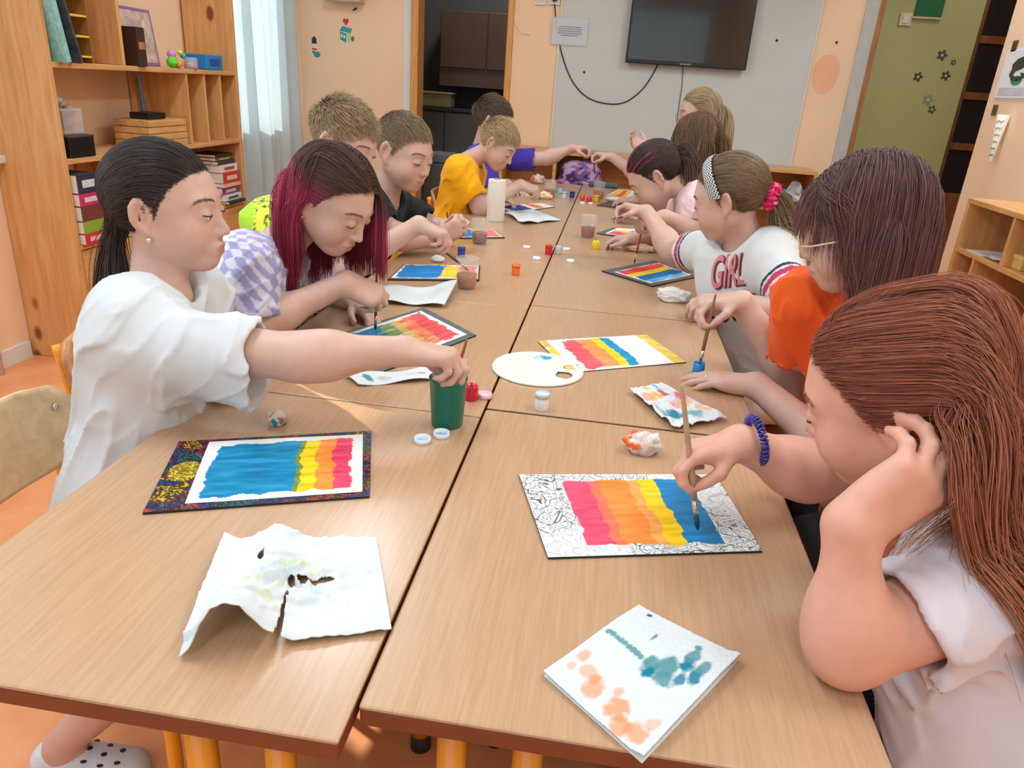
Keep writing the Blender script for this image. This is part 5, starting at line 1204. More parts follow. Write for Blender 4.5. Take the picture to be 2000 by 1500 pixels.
# -- front right: red-haired girl leaning on her hand
tipb = az(1363, 1036, TT+.006); topb = tipb+nrm(ay(1334, 775, .395)-tipb)*.205
pin = tipb+nrm(topb-tipb)*.060
hR = Hand('R', (-.93, -.22, -.22), (.15, -.15, -.95), 'pinch', .86, pinch=pin)
wl = np.array([.446, .150, .866]); hL = Hand('L', (.70, .26, .66), (-.30, .95, -.05), 'cradle', 1.04, wrist=wl)
P7 = kid('girl with long red hair in white T-shirt resting her head on one hand', Head((.522, .325, .945), (-.80, .50, -.42), (-.06, -.16, 1), 1.0, .004), (.655, .325, .835), (.71, .22, .50),
         {'L': dict(hand=hL, pole=(0, -1, -1), elbow=az(1655, 1262, .742)), 'R': dict(hand=hR, pole=(.4, .3, -.8), elbow=ay(1580, 925, .47))}, (-.95, .30, 0), 'chair under the red-haired girl', h=.0036, shirt=(218, 214, 222), hair_rgb=(150, 86, 62), sleeve={'L': .52, 'R': .62}, fat=1.03, fold=1.0, lids=-20,
         sh={'L': ay(1890, 1165, .175), 'R': (.60, .475, .815)}, skin=(222, 168, 146), feet={'R': (.30, .62, .075), 'L': (.36, .30, .075)}, knees={'R': (.42, .42, .45), 'L': (.44, .22, .45)}, foot=(30, 30, 34))
def arm7(X): return np.minimum(np.minimum(hL.sdf(X), cap(X, P7['EL']['L'], hL.w, .042, .028)), cap(X, P7['SH']['L'], P7['EL']['L'], .055, .044))
_tk7 = tuck(P7['head'], 1.7, -.078, -.075)
def guide7(P, t): w = np.clip((.95-P[:, 2])/.05, 0, 1)*np.clip((P[:, 2]-.70)/.05, 0, 1); return _tk7(P, t)+w[:, None]*np.array([.34, .02, 0])
long_hair(P7, (146, 82, 64), (188, 126, 88), L=.47, guides=520, n_str=15000, part=.010, rad=.00042, seed=71, back=.9, grav=.55, jit=.0038, thick=.008, stiff=.74, n=32, var=.22, guide=guide7, obstacle=arm7)
brush('long wooden paint brush of the red-haired girl standing in the blue paint', tipb, topb, (176, 148, 112), (20, 60, 90), .0040, .020, .024)
# spiral hair tie round the wrist, ring
cw = hR.w-hR.M[0]*.022; axs = (hR.M[1], hR.M[2]); n = 420; a = np.linspace(0, 2*np.pi, n)
ring = [cw+(axs[0]*math.cos(t)*(.030+.0042*math.cos(t*34))+axs[1]*math.sin(t)*(.030+.0042*math.cos(t*34)))+hR.M[0]*.0042*math.sin(t*34)-P7['hip'] for t in a]
tube('spiral_hair_tie', ring, .0019, plain((52, 50, 150), .2, .1, 40, name='blue_plastic', coat=.4), P7['root'], 6)

# -- second right: girl with glasses in orange
jr = az(1362, 733); tipb = np.array([jr[0]+.001, jr[1], TT+.020]); topb = ay(1398, 574, jr[1]+.03); pin = tipb+(topb-tipb)*.56
hR = Hand('R', (-.96, -.10, -.22), (.15, -.5, -.85), 'pinch', .90, pinch=pin)
hL = Hand('L', (-.97, .22, -.06), (-.05, 0, -1), 'flat', .98, wrist=az(1478, 752, .722))
def orange(loc, V, d):
    C = np.repeat(lin((236, 96, 36))[None], len(V), 0); n = fbm(V, 40, 3, 4); k = (loc[:, 2] < -.10) & (loc[:, 0] > 0) & (n+np.clip((-.10-loc[:, 2])*10, 0, 1.1) > .55); C[k] = C[k]*.45+lin((222, 170, 160))*.55; return C
P8 = kid('girl with auburn bob and glasses in orange T-shirt holding a brush in the blue jar', Head(ay(1688, 438, .80), (-.97, .24, -.34), (-.15, -.05, 1), .98, .004), (.672, .80, .905), (.78, .78, .50),
         {'R': dict(hand=hR, pole=(.3, .4, -1), l=(.235, .215)), 'L': dict(hand=hL, pole=(.6, -.6, -.4), l=(.24, .225))}, (-.97, -.08, 0), 'chair under the girl in orange', h=.0042, shirt_col=orange, hair_rgb=(104, 70, 68), sleeve=.55, fat=1.10, lids=-26, fold=1.4, trousers=(24, 24, 28),
         sh={'R': ay(1575, 590, .93)})
def bobL(Q): return np.where((Q[:, 0] > .05) & (np.abs(Q[:, 1]) < .05), .072, .158+.045*np.clip((Q[:, 2]-.02)/.07, 0, 1))
_bang = {}
def bobguide(P, t):
    Q = P8['head'].loc(P)
    if t == 0: _bang['m'] = ~((Q[:, 0] > .05) & (np.abs(Q[:, 1]) < .05))
    w = _bang['m']*np.clip((Q[:, 0]-.018)/.02, 0, 1); return w[:, None]*P8['head'].dirw(np.array([-1.0, 0, 0]))*.9
def bobside(Q):
    f = np.clip((Q[:, 0]-.02)/.03, 0, 1); return np.stack([f*1.0-.25*(1-f), np.sign(Q[:, 1])*(1-.75*f), 0*f], 1)
long_hair(P8, (100, 74, 74), (128, 82, 76), L=bobL, guides=520, n_str=12000, rad=.00048, seed=81, grav=.62, jit=.0035, thick=.008, side=bobside, guide=bobguide, n=20, stiff=.70, body=False, var=.2)
# glasses
hd = P8['head']; gm = plain((216, 190, 150), .3, .05, name='glasses_frame', coat=.4); gl = clear((230, 240, 240), .02, .10, 'lens')
G_ = lambda Q: [tuple(hd.wor(x)-P8['hip']) for x in Q]
gt = [(G_([(.103-.010*abs(math.sin(t))*0+.0*s, s*(.0325+.0235*math.cos(t)), -.010+.0195*math.sin(t)) for t in np.linspace(0, 6.283, 29)]), .0014) for s in (1, -1)]
gl_o = tubes('glasses', gt+[(G_([(.103, .009, -.004), (.107, 0, -.001), (.103, -.009, -.004)]), .0014)]+[(G_([(.103, s*.056, -.004), (.085, s*.072, -.004), (-.02, s*.080, -.002), (-.035, s*.077, -.02)]), .0015) for s in (1, -1)], gm, P8['root'], 8)
gl_o['kind'] = 'stuff'; del gl_o['kind']
for s in (1, -1):
    V = G_([(.1025, s*.0325, -.010)]+[(.1025, s*(.0325+.0230*math.cos(t)), -.010+.019*math.sin(t)) for t in np.linspace(0, 6.283, 24, endpoint=False)])
    link('lens', mesh_mixed('lens', V, [(0, 1+i, 1+(i+1) % 24) for i in range(24)]), gl, gl_o)
brush('paint brush of the girl in orange standing in the blue jar', tipb, topb, (130, 96, 70), (0, 110, 170), .0036)
rg = hL.chains[1][0]; rc = hL.wor(rg[0]*.45+rg[1]*.55); rd = nrm(hL.wor(rg[1])-hL.wor(rg[0])); ra = nrm(np.cross(rd, (0, 0, 1))); rb2 = np.cross(rd, ra)
tube('finger_ring', [tuple(rc+ra*.0085*math.cos(t)+rb2*.0085*math.sin(t)-P8['hip']) for t in np.linspace(0, 6.283, 19)], .0013, SILV, P8['root'], 6)
nk = P8['neck']; tube('necklace', [tuple(nk+P8['spine']*(.012-.055*(1+math.cos(t))/2)+P8['fwd']*(.075*(math.cos(t)*.5+.5)-.03)+P8['Lt']*.062*math.sin(t)-P8['hip']) for t in np.linspace(-2.6, 2.6, 25)], .0013, plain((50, 44, 40), .5, name='dark_cord'), P8['root'], 6)

# -- third right: headband girl
cup = az(1147, 463); hw = ay(1250, 432, 1.60); pin = ay(1208, 425, 1.96)
hR = Hand('R', (-.93, .34, .06), (-.05, -.45, -.85), 'pinch', .88, pinch=pin)
hL = Hand('L', (-.90, .18, -.20), (.0, .35, -1), 'relax', .92, wrist=ay(1428, 588, 1.36))
def band(loc, V, d):
    C = np.repeat(lin((216, 221, 222))[None], len(V), 0)
    for k in ('L', 'R'):
        a = nrm(d['EL'][k]-d['SH'][k]); s = (V-d['SE'][k])@a; near = np.linalg.norm(V-d['SE'][k], axis=1) < .09
        C[near & (s > -.030) & (s < -.014)] = lin((190, 60, 100)); C[near & (s > -.046) & (s < -.036)] = lin((46, 50, 90))
    return C
P9 = kid('girl with checked headband and pink scrunchie in white slogan T-shirt', Head(ay(1424, 386, 1.50), (-.90, .42, -.32), (-.12, -.08, 1), .95), ay(1450, 468, 1.52), (.70, 1.48, .50),
         {'R': dict(hand=hR, pole=(.0, .2, -1), l=(.22, .20)), 'L': dict(hand=hL, pole=(.3, -.9, -.4), l=(.235, .215))}, (-.60, -.80, 0), 'chair under the headband girl', h=.0045, shirt_col=band, hair_rgb=(120, 98, 74), sleeve=.55, fold=.45, shw=.115, trousers=(222, 218, 210),
         sh={'R': ay(1392, 488, 1.62), 'L': ay(1500, 512, 1.43)}, knees={'L': (.42, 1.36, .45), 'R': (.40, 1.58, .45)}, feet={'L': (.46, 1.36, .075), 'R': (.45, 1.58, .075)})
SEATS[-1].rotation_euler = (0, 0, math.pi)
tie = pony_hair(P9, (118, 98, 74), (-.108, -.012, -.020), n=7000, seed=91, rad=.0007, tail_L=.34, tail_n=1300, tail_dir=(-.60, -.50, -.60), tail_spread=.017, tip=(170, 140, 98), flare=1.7)
# headband, scrunchie
hd = P9['head']; TH = np.linspace(-1.75, 1.75, 60)
def hb(u, v):
    a = (u-.5)*3.5; x = .032+(v-.5)*.030-.020*(1-np.cos(a)); z = .03+.080*np.cos(a); y = .078*np.sin(a); c = np.array([-.01, 0, .02]); Q = np.stack([x, y, z], 1)
    for _ in range(6):
        s = headsdf(Q.astype(F4), False); g = grad(lambda X: headsdf(X, False), Q.astype(F4)); Q = Q-(s-.0115-.002*np.sin(v*np.pi))[:, None]*g
    return hd.wor(Q)-P9['hip']
grid('headband', hb, 150, 26, vcol(.7, .3, var=.02, name='headband_cloth'), P9['root'], .002, lambda u, v: np.where(((np.floor(u*62)+np.floor(v*9)) % 2 > .5)[:, None], lin((30, 34, 40)), lin((226, 230, 228))))
def scrunchie(pr, head, tie, R, r, rgb, rgb2, seed, name='scrunchie'):
    def f(u, v):
        a = u*2*np.pi; b_ = v*2*np.pi; rr = r*(1+.28*np.sin(a*13+seed)+.15*np.sin(b_*3+a*7)); n = head.dirw(np.array([-.9, -.1, -.35])); n = nrm(n); e1 = nrm(np.cross(n, (0, 0, 1))); e2 = np.cross(n, e1)
        C_ = (R+rr*np.cos(b_))[:, None]*(np.cos(a)[:, None]*e1+np.sin(a)[:, None]*e2)+(rr*np.sin(b_))[:, None]*n; return C_+tie-pr['hip']
    grid(name, f, 130, 20, vcol(.7, .3, var=.05, name='scrunchie_cloth'), pr['root'], 0, lambda u, v: np.where((vnoise(np.stack([u*60, v*12], 1), 1.1, 5) > .35)[:, None], lin(rgb2), lin(rgb)))
scrunchie(P9, hd, tie, .017, .015, (220, 30, 110), (246, 150, 190), 1)
nk, sp, Lt, fw = P9['neck'], P9['spine'], P9['Lt'], P9['fwd']
for wd, dz, sz, c1, c2 in (('GIRL', .098, .112, (214, 128, 132), (104, 36, 60)), ('POWER', .190, .098, (196, 70, 96), (104, 34, 54))):
    text_on(P9, wd, 'lettering', nk-sp*dz+fw*.05-Lt*.014, Lt, sp+Lt*.10, sz, c1, .0015, .18, .0022); text_on(P9, wd, 'lettering_shadow', nk-sp*(dz+.003)+fw*.05-Lt*.010, Lt, sp+Lt*.10, sz, c2, .0035, .18, .0011)
bt = ay(1150, 436, 2.36); brush('black paint brush of the headband girl pointing to the water cup', pin+nrm(bt-pin)*.085, pin-nrm(bt-pin)*.05, (40, 36, 36), (30, 24, 24), .0030)

# -- fourth right: dark ponytail with pink strands
pin = ay(1252, 418, 2.10); tipb = ay(1252, 432, 2.10); 
hR = Hand('R', (-.95, .05, -.22), (.1, -.1, -1), 'relax', .92, wrist=(.285, 2.26, .752))
tipb = ay(1245, 466, 1.98); tipb[2] = TT+.012; topb = ay(1266, 394, 2.06); pin = tipb*.45+topb*.55
hL = Hand('L', (-.93, .12, -.25), (.15, .35, -1), 'pinch', .92, pinch=pin)
P10 = kid('girl with dark ponytail and pink front strands in pale pink T-shirt, bent low', Head(ay(1280, 344, 2.16), (-.78, .10, -.70), (-.62, 0, .8), .98), ay(1352, 368, 2.17), (.68, 2.14, .50),
          {'R': dict(hand=hR, pole=(.2, .8, -.6)), 'L': dict(hand=hL, pole=(.3, -.4, -1), elbow=ay(1362, 452, 2.02))}, (-1, -.05, 0), 'chair under the girl in pale pink', h=.005, shirt=(236, 208, 214), hair_rgb=(58, 42, 40), sleeve=.62)
def pstreak(S, C):
    k = (S[:, 0, 0] > .045) & (hairline(S[:, 0]) < .007) & (np.random.default_rng(6).random(len(S)) < .6); C[k] = lin((214, 60, 130))*(.8+.4*np.random.default_rng(3).random((k.sum(), 1, 1))); k2 = np.random.default_rng(8).random(len(S)) < .02; C[k2] = lin((180, 60, 100)); return C
tie = pony_hair(P10, (66, 52, 48), (-.100, -.005, .022), n=6000, seed=101, rad=.0008, tail_L=.20, tail_n=800, tail_dir=(-.95, 0, .0), tail_spread=.012, tip=(120, 92, 72), colfn=pstreak, grav=.7)
scrunchie(P10, P10['head'], tie, .012, .006, (236, 206, 206), (246, 226, 226), 2)
brush('red paint brush held by the girl in pale pink', tipb, topb, (170, 40, 36), (60, 30, 30), .0026)

# -- fifth right: seen from behind, brown hair
give2 = ay(1160, 317, 3.57)
hR = Hand('R', (-.98, .15, .05), (0, -.3, -1), 'pinch', .92, pinch=give2)
hL = Hand('L', (-.9, .2, -.1), (0, 0, -1), 'relax', .9, wrist=(.30, 2.86, .74))
P11 = kid('girl with straight light-brown hair turned away, arm stretched to the middle of the table', Head(ay(1358, 274, 2.92), (-.72, .70, -.15), (0, 0, 1), 1.0), (.56, 2.95, .935), (.66, 2.92, .52),
          {'R': dict(hand=hR, elbow=ay(1250, 345, 3.3)), 'L': dict(hand=hL, pole=(.4, -.6, -.6))}, (-.85, .5, 0), 'chair under the girl turned away', h=.0055, shirt=(236, 210, 214), hair_rgb=(128, 100, 72), sleeve=.6)
SEATS[-1].rotation_euler = (0, 0, math.pi)
long_hair(P11, (124, 100, 74), (104, 78, 56), L=.25, guides=300, n_str=5000, part=0, rad=.0008, seed=111, back=.9, grav=.6, jit=.004, thick=.007, n=20, pow_=.9)
brush('thin brush handed over between two hands at the far end', ay(1163, 352, 3.56), ay(1158, 298, 3.58), (70, 50, 44), (40, 30, 30), .003)

# -- sixth right: tall blonde girl at the far end
hR = Hand('R', (-.8, .1, .5), (.2, -.6, .3), 'relax', .9, wrist=ay(1262, 296, 3.40))
hL = Hand('L', (-.95, .1, -.1), (0, 0, -1), 'relax', .9, wrist=(.30, 3.35, .74))
P12 = kid('girl with long straight blonde hair and glasses at the far right end', Head(ay(1364, 222, 3.46), (-.98, -.10, -.18), (0, 0, 1), 1.0), (.60, 3.48, 1.035), (.68, 3.46, .60),
          {'R': dict(hand=hR, pole=(.2, .4, -1)), 'L': dict(hand=hL, pole=(.4, -.6, -.6), l=(.27, .25))}, (-1, 0, 0), 'chair under the blonde girl at the far end', h=.006, shirt=(238, 216, 200), hair_rgb=(190, 160, 118), sleeve=.6, knees={'L': (.32, 3.36, .53), 'R': (.32, 3.56, .53)})
long_hair(P12, (168, 148, 116), (198, 174, 138), L=.40, guides=300, n_str=5000, part=0, rad=.0009, seed=121, back=1.2, grav=.6, jit=.004, thick=.007, n=24, guide=tuck(P12['head'], 1.2))
hd = P12['head']; tubes('glasses', [([tuple(hd.wor((.103, s*(.0325+.022*math.cos(t)), -.008+.019*math.sin(t)))-P12['hip']) for t in np.linspace(0, 6.283, 20)], .0012) for s in (1, -1)], plain((190, 130, 110), .3, name='rose_frame'), P12['root'], 6)
# ------------------------------------------------------------------ television, wall fittings, stickers
BLACK = plain((16, 17, 18), .35, .1, 40, name='black_plastic')
y = YF-.085; a = ay(1221, 122, y); b = ay(1457, 135, y); W = b[0]-a[0]; H = .485
tv = thing('television', 'black flat television mounted on the grey board', 'television', ((a[0]+b[0])/2, y, a[2]))
box('casing', -W/2, 0, 0, W/2, .035, H, BLACK, tv, .006); box('mount', -.15, .035, .12, .15, .074, .36, BLACK, tv, .004)
box('screen', -W/2+.014, -.0015, .026, W/2-.014, .002, H-.014, plain((30, 28, 26), .12, .1, 3, name='dark_screen', coat=.4), tv)
cu = bpy.data.curves.new('type', 'FONT'); cu.body = 'SAMSUNG'; cu.size = .016; cu.align_x = 'CENTER'; ob = bpy.data.objects.new('type', cu); COL.objects.link(ob)
me = bpy.data.meshes.new_from_object(ob.evaluated_get(bpy.context.evaluated_depsgraph_get())); bpy.data.objects.remove(ob, do_unlink=True)
o = link('lettering', me, plain((190, 190, 188), .4, .02, name='silver_print'), tv); o.rotation_euler = (math.radians(90), 0, 0); o.location = (0, -.001, .008)
WY = YF-.016
def wall_pt(px, py, yy=WY): return ay(px, py, yy)
CABLE = plain((40, 38, 40), .5, .1, name='black_cable')
pts = [wall_pt(*p) for p in ((1083, 8), (1088, 60), (1100, 115), (1120, 162), (1150, 192), (1190, 203), (1222, 199), (1252, 177), (1272, 150), (1287, 122))]
tag(tube('power_cable', pts, .0042, CABLE, None, 8, 6), 'thin black power cable hanging in a loop below the television', 'cable')
tag(tube('aerial_cable', [wall_pt(*p) for p in ((1334, 128), (1332, 165), (1327, 200), (1322, 240), (1318, 300))], .0035, plain((120, 120, 118), .5, name='grey_cable'), None, 8, 5), 'thin grey cable running straight down below the television', 'cable')
tag(tube('white_cable', [wall_pt(*p, YF-.004) for p in ((1002, -20), (1003, 20), (1006, 45), (1016, 62), (1034, 68))], .0035, plain((236, 226, 208), .5, name='white_cable'), None, 8, 5), 'thin white cable on the peach wall beside the doorway', 'cable')
def socket(px, py, lbl):
    p = wall_pt(px, py, YF); t = thing('wall_socket', lbl, 'socket', tuple(p), 0, 'sockets above the board')
    box('plate', -.038, -.012, -.038, .038, -.001, .038, WHITE, t, .004); lathe('insert', [(0, .0), (.020, .0), (.022, .004), (.024, .004), (.024, 0)], plain((228, 220, 196), .4, name='socket_cream'), t, 20).matrix_local = Matrix.Translation((0, -.013, 0)) @ Matrix.Rotation(math.radians(90), 4, 'X'); return t
socket(1056, -2, 'left white wall socket beside the board'); t = socket(1084, -2, 'right white wall socket with the black plug in it')
p = wall_pt(1084, -2, YF); tag(lathe('power_plug', [(0, 0), (.016, 0), (.018, .02), (.008, .034), (0, .036)], CABLE, None, 16), 'black plug in the right wall socket', 'plug').matrix_world = Matrix.Translation((p[0], p[1]-.014, p[2])) @ Matrix.Rotation(math.radians(90), 4, 'X')
# printed notice
A, B, D = wall_pt(1081, 34), wall_pt(1151, 29), wall_pt(1079, 86); w = B[0]-A[0]; h = A[2]-D[2]
t = thing('notice', 'white printed notice in a clear sleeve at the left edge of the board', 'notice', ((A[0]+B[0])/2, WY-.003, D[2]))
box('paper', -w/2, -.001, 0, w/2, 0, h, plain((216, 222, 226), .5, .02, name='notice_paper'), t); 
for k, (z, f) in enumerate(((.66, .62), (.58, .70), (.50, .66), (.42, .70), (.34, .5))): box('text_line', -w*f/2, -.0016, h*z, w*f/2, -.0010, h*z+.006, plain((120, 126, 136), .6, .3, 300, name='grey_print'), t)
box('sleeve', -w/2-.008, -.0030, -.008, w/2+.008, -.0020, h+.012, clear((225, 235, 240), .05, .12), t)
# stickers (small flat decals)
def decal(name, label, parts, px, py, s, cat='sticker', yy=YF, normal='y', xx=None):
    p = wall_pt(px, py, yy) if normal == 'y' else ax(px, py, xx); t = thing(name, label, cat, tuple(p), 0 if normal == 'y' else -math.pi/2)
    for i, (nm, pts, c) in enumerate(parts):
        d = -.0012-.0004*i; n = len(pts); V = [(x*s, d, z*s) for x, z in pts]+[(x*s, -.0002, z*s) for x, z in pts]
        link(nm, mesh_mixed(nm, V, [tuple(range(n))]+[(k, n+k, n+(k+1) % n, (k+1) % n) for k in range(n)], False), plain(c, .5, .12, 90, name='vinyl'), t)
    return t
def ov(cx_, cz, rx, rz, n=16, rot=0): return [(cx_+rx*math.cos(k/n*6.2832)*math.cos(rot)-rz*math.sin(k/n*6.2832)*math.sin(rot), cz+rx*math.cos(k/n*6.2832)*math.sin(rot)+rz*math.sin(k/n*6.2832)*math.cos(rot)) for k in range(n)]
decal('wall_sticker', 'small sticker of a figure with dark hat and teal bag left of the doorway', [('body', ov(0, -.2, .32, .62), (238, 226, 214)), ('hat', [(-.24, .30), (.24, .30), (.22, .78), (.0, .95), (-.22, .78)], (52, 40, 38)), ('face', ov(0, .12, .2, .2), (246, 220, 200)), ('scarf', [(-.26, -.08), (.26, -.12), (.22, -.28), (-.22, -.24)], (190, 80, 60)), ('bag', ov(.25, -.62, .34, .26), (40, 150, 160)), ('button', ov(-.1, -.42, .10, .12), (150, 60, 50))], 614, 92, .075)
decal('wall_sticker', 'sticker of a teal-roofed toy house with a red heart left of the doorway', [('card', [(-.5, -.7), (.15, -.95), (.6, -.55), (.5, .15), (.2, .35), (-.45, .1)], (226, 232, 214)), ('roof', [(-.5, .05), (-.3, .38), (.5, .22), (.35, -.1)], (70, 160, 160)), ('wall', [(-.48, .02), (.0, -.12), (.0, -.75), (-.45, -.55)], (60, 150, 150)), ('side', [(.0, -.12), (.34, -.06), (.4, -.5), (.12, -.78)], (200, 214, 150)), ('window', [(-.4, -.15), (-.28, -.18), (-.28, -.42), (-.4, -.38)], (230, 240, 240)), ('window', [(-.2, -.2), (-.08, -.24), (-.08, -.48), (-.2, -.44)], (230, 240, 240)), ('heart', [(0, .42), (.24, .72), (.12, .92), (0, .8), (-.14, .92), (-.24, .7)], (206, 50, 50)), ('leaf', ov(.5, -.45, .12, .18), (90, 130, 80))], 676, 62, .095)
# wall box high on the left part of the back wall
p = wall_pt(679, 6, YF); t = thing('wall_box', 'grey box mounted high on the wall left of the doorway', 'wall box', (p[0], YF, p[2])); box('body', -.13, -.12, 0, .13, -.001, .22, plain((206, 196, 190), .5, name='box_grey'), t, .012); box('vent', -.10, -.123, .03, .10, -.119, .045, plain((150, 146, 142), .5, name='vent_grey'), t)
tag(tube('hook', [tuple(wall_pt(690, 20, YF-.002)), tuple(wall_pt(696, 16, YF-.014))], .006, BLACK), 'tiny dark hook below the grey wall box', 'hook')
for i, (px, py) in enumerate(((1141, 141), (1517, 79), (1634, 83))):
    p = wall_pt(px, py, YF-(.012 if i < 2 else 0)); tag(lathe('screw', [(0, 0), (.009, 0), (.007, .004), (0, .005)], plain((70, 44, 36), .5, name='dark_screw'), None, 12), ['dark screw in the board under the notice', 'dark screw in the board right of the television', 'dark screw in the peach wall right of the board'][i], 'screw').matrix_world = Matrix.Translation(tuple(p)) @ Matrix.Rotation(math.radians(90), 4, 'X')
# butterfly and flower stickers on the green wall
fl = lambda c: [('petal', ov(.35*math.cos(a_), .35*math.sin(a_), .32, .2, 12, a_), c) for a_ in np.linspace(0, 6.2832, 6)[:-1]]+[('centre', ov(0, 0, .16, .16), (210, 206, 180))]
for i, (px, py, s, c) in enumerate(((1793, 150, .05, (70, 76, 62)), (1840, 108, .055, (84, 88, 70)), (1847, 148, .05, (74, 78, 62)), (1812, 195, .06, (150, 152, 128)), (1820, 214, .045, (90, 94, 78)), (1862, 122, .03, (90, 92, 74)))):
    decal('flower_sticker', ['dark flower sticker nearest the door frame on the green wall', 'dark flower sticker highest on the green wall', 'dark flower sticker beside the brown corridor door', 'pale flower sticker lowest pair on the green wall, upper one', 'grey flower sticker lowest on the green wall', 'smallest flower sticker on the green wall'][i], fl(c), px, py, s, yy=5.32)
p = ay(1815, 14, 5.32); t = thing('exit_sign', 'small green sign high on the corridor wall', 'sign', (p[0], 5.32, p[2])); box('plate', -.085, -.02, -.06, .085, -.001, .14, plain((26, 110, 60), .35, .05, name='sign_green'), t, .003); box('holder', -.10, -.025, -.075, .09, -.001, -.06, plain((210, 190, 140), .5, name='sign_holder'), t, .003)
p = ay(1768, 38, 5.32); t = thing('wall_switch', 'pale switch on the green wall beside the door frame', 'switch', (p[0], 5.32, p[2])); box('plate', -.04, -.015, -.04, .04, -.001, .04, plain((220, 210, 170), .5, name='switch_cream'), t, .004); box('rocker', -.02, -.02, -.025, .02, -.014, .025, WHITE, t, .003)
# ------------------------------------------------------------------ curtain on the left wall
def cur(u, v):
    yy = 3.78+1.19*u; fold = .040*np.sin(u*34+.6*np.sin(v*2+u*5))+.016*np.sin(u*77+1+v*2); return np.stack([XL+.085+fold*(.75+.35*(1-v)), yy, .12+2.5*v], 1)
CM = plain((214, 228, 232), .8, .03, 5, bump=.1, name='pale_curtain'); N, L = nt(CM); _t = N.new('ShaderNodeBsdfTranslucent'); _t.inputs[0].default_value = srgb(206, 226, 232); _x = N.new('ShaderNodeMixShader'); _x.inputs[0].default_value = .25
L.new(N['Principled BSDF'].outputs[0], _x.inputs[1]); L.new(_t.outputs[0], _x.inputs[2]); L.new(_x.outputs[0], N['Material Output'].inputs[0])
tag(grid('curtain', cur, 180, 16, CM, None, 0), 'pale blue-white curtain hanging between the pine shelf and the back corner', 'curtain')
tag(tube('curtain_rail', [(XL+.085, 3.74, 2.64), (XL+.085, 4.99, 2.64)], .012, WHITE), 'white curtain rail high on the left wall', 'curtain rail')
# ------------------------------------------------------------------ things in the pine shelf
def onshelf(px, z, x=-2.06):
    """spot on a shelf of height z whose image column is px"""
    best = None
    for yy in np.linspace(Y0+.03, Y1-.03, 160):
        d = (np.array([x, yy, z])-CAM)@CR.T; u = 1000+FPX*d[0]/d[2]
        if best is None or abs(u-px) < best[0]: best = (abs(u-px), yy)
    return np.array([x, best[1], z])
def bookbox(name, label, loc, sx, sy, sz, col, rz=0, tilt=0, cat='book', group=None, pages=True, band=None):
    t = thing(name, label, cat, tuple(loc), rz, group); t.rotation_euler = (tilt, 0, rz); c = plain(col, .5, .08, 30, name='book_cover')
    box('cover', -sx/2, -sy/2, 0, sx/2, sy/2, sz, c, t, .0015)
    if pages: box('pages', -sx/2+.004, -sy/2-.0012, min(.003, sz*.2), sx/2-.004, sy/2-.004, sz-min(.003, sz*.2), plain((232, 226, 212), .8, .05, 200, stretch=(1, 1, 12), name='page_edges'), t)
    if band: box('spine_print', sx/2-.001, -sy*.3, sz*.3, sx/2+.0006, sy*.3, sz*.7, plain(band, .5, .3, 120, name='spine_print'), t)
    return t
# right stack under the slots: 8 lying books
st = onshelf(434, .508, -2.04); z = .508
for i, (th, c, bd, dx) in enumerate(((.016, (34, 40, 36), None, .02), (.034, (226, 230, 226), (60, 110, 90), .0), (.040, (150, 60, 130), (220, 210, 220), -.01), (.022, (226, 190, 150), None, .0), (.058, (206, 60, 56), (240, 200, 180), .0), (.040, (232, 228, 222), (170, 90, 60), -.01), (.020, (60, 60, 44), None, -.02), (.018, (110, 90, 50), (200, 180, 90), -.03), (.016, (30, 32, 30), None, -.03))):
    bookbox('book', ['dark book at the bottom of the right book stack', 'white book second from the bottom of the right book stack', 'purple book with pale print in the right book stack', 'thin tan book under the thick red one', 'thick red book in the right book stack', 'cream book just above the thick red one', 'olive book third from the top of the right stack', 'brown book second from the top of the right stack', 'black book on top of the right book stack'][i], (st[0]+dx, st[1]+dx*.5, z), .15, .19, th, c, 0, 0, 'book', 'books in the right stack', True, bd); z += th+.0008
st = onshelf(152, .508, -2.05)
# left stack: upright row seen at the panel edge
z = .508; st = onshelf(185, .508, -2.03); st[1] = Y0+.10
for i, (th, c, bd) in enumerate(((.045, (206, 50, 60), (240, 180, 170)), (.05, (140, 170, 50), None), (.06, (120, 60, 54), None), (.05, (196, 50, 100), (240, 200, 220)), (.075, (48, 52, 66), (210, 220, 230)))):
    bookbox('book', ['red book at the bottom of the left book stack', 'green book in the left book stack', 'brown book in the middle of the left book stack', 'magenta book in the left book stack', 'dark grey book on top of the left book stack'][i], (st[0], st[1], z), .16, .13, th, c, 0, 0, 'book', 'books in the left stack', True, bd); z += th+.0008
# middle shelf: wooden box stack, black case with pole, grey basket, black box
P = onshelf(300, .853, -2.08); t = thing('wooden_box', 'pale wooden box of stacked thin boards on the middle shelf', 'box', tuple(P)); 
for k in range(4): box('board', -.09, -.16, .0005+k*.031, .09, .16, .029+k*.031, wood((200, 146, 86), (224, 178, 116), None, 5, (9, 1, 9), .5, name='box_boards'), t, .002)
q_ = P+[0, -.02, .124]; t = thing('microscope_stand', 'black stand with a slim blue-grey post on top of the wooden box', 'stand', tuple(q_)); box('base', -.05, -.07, 0, .05, .07, .028, BLACK, t, .004); tube('post', [(0, -.03, .02), (.0, -.035, .12), (0, -.045, .20)], .011, plain((96, 120, 140), .3, metal=.4, name='steel_blue'), t, 10, 4); box('head', -.02, -.075, .185, .02, -.03, .215, plain((150, 110, 120), .5, name='stand_head'), t, .004)
P = onshelf(160, .853, -2.04); t = thing('storage_box', 'black box at the left end of the middle shelf', 'box', (P[0], Y0+.125, .853)); box('body', -.07, -.075, .0005, .07, .075, .085, BLACK, t, .004); box('rim', -.072, -.077, .078, .072, .077, .086, plain((60, 66, 70), .4, name='box_rim'), t, .002)
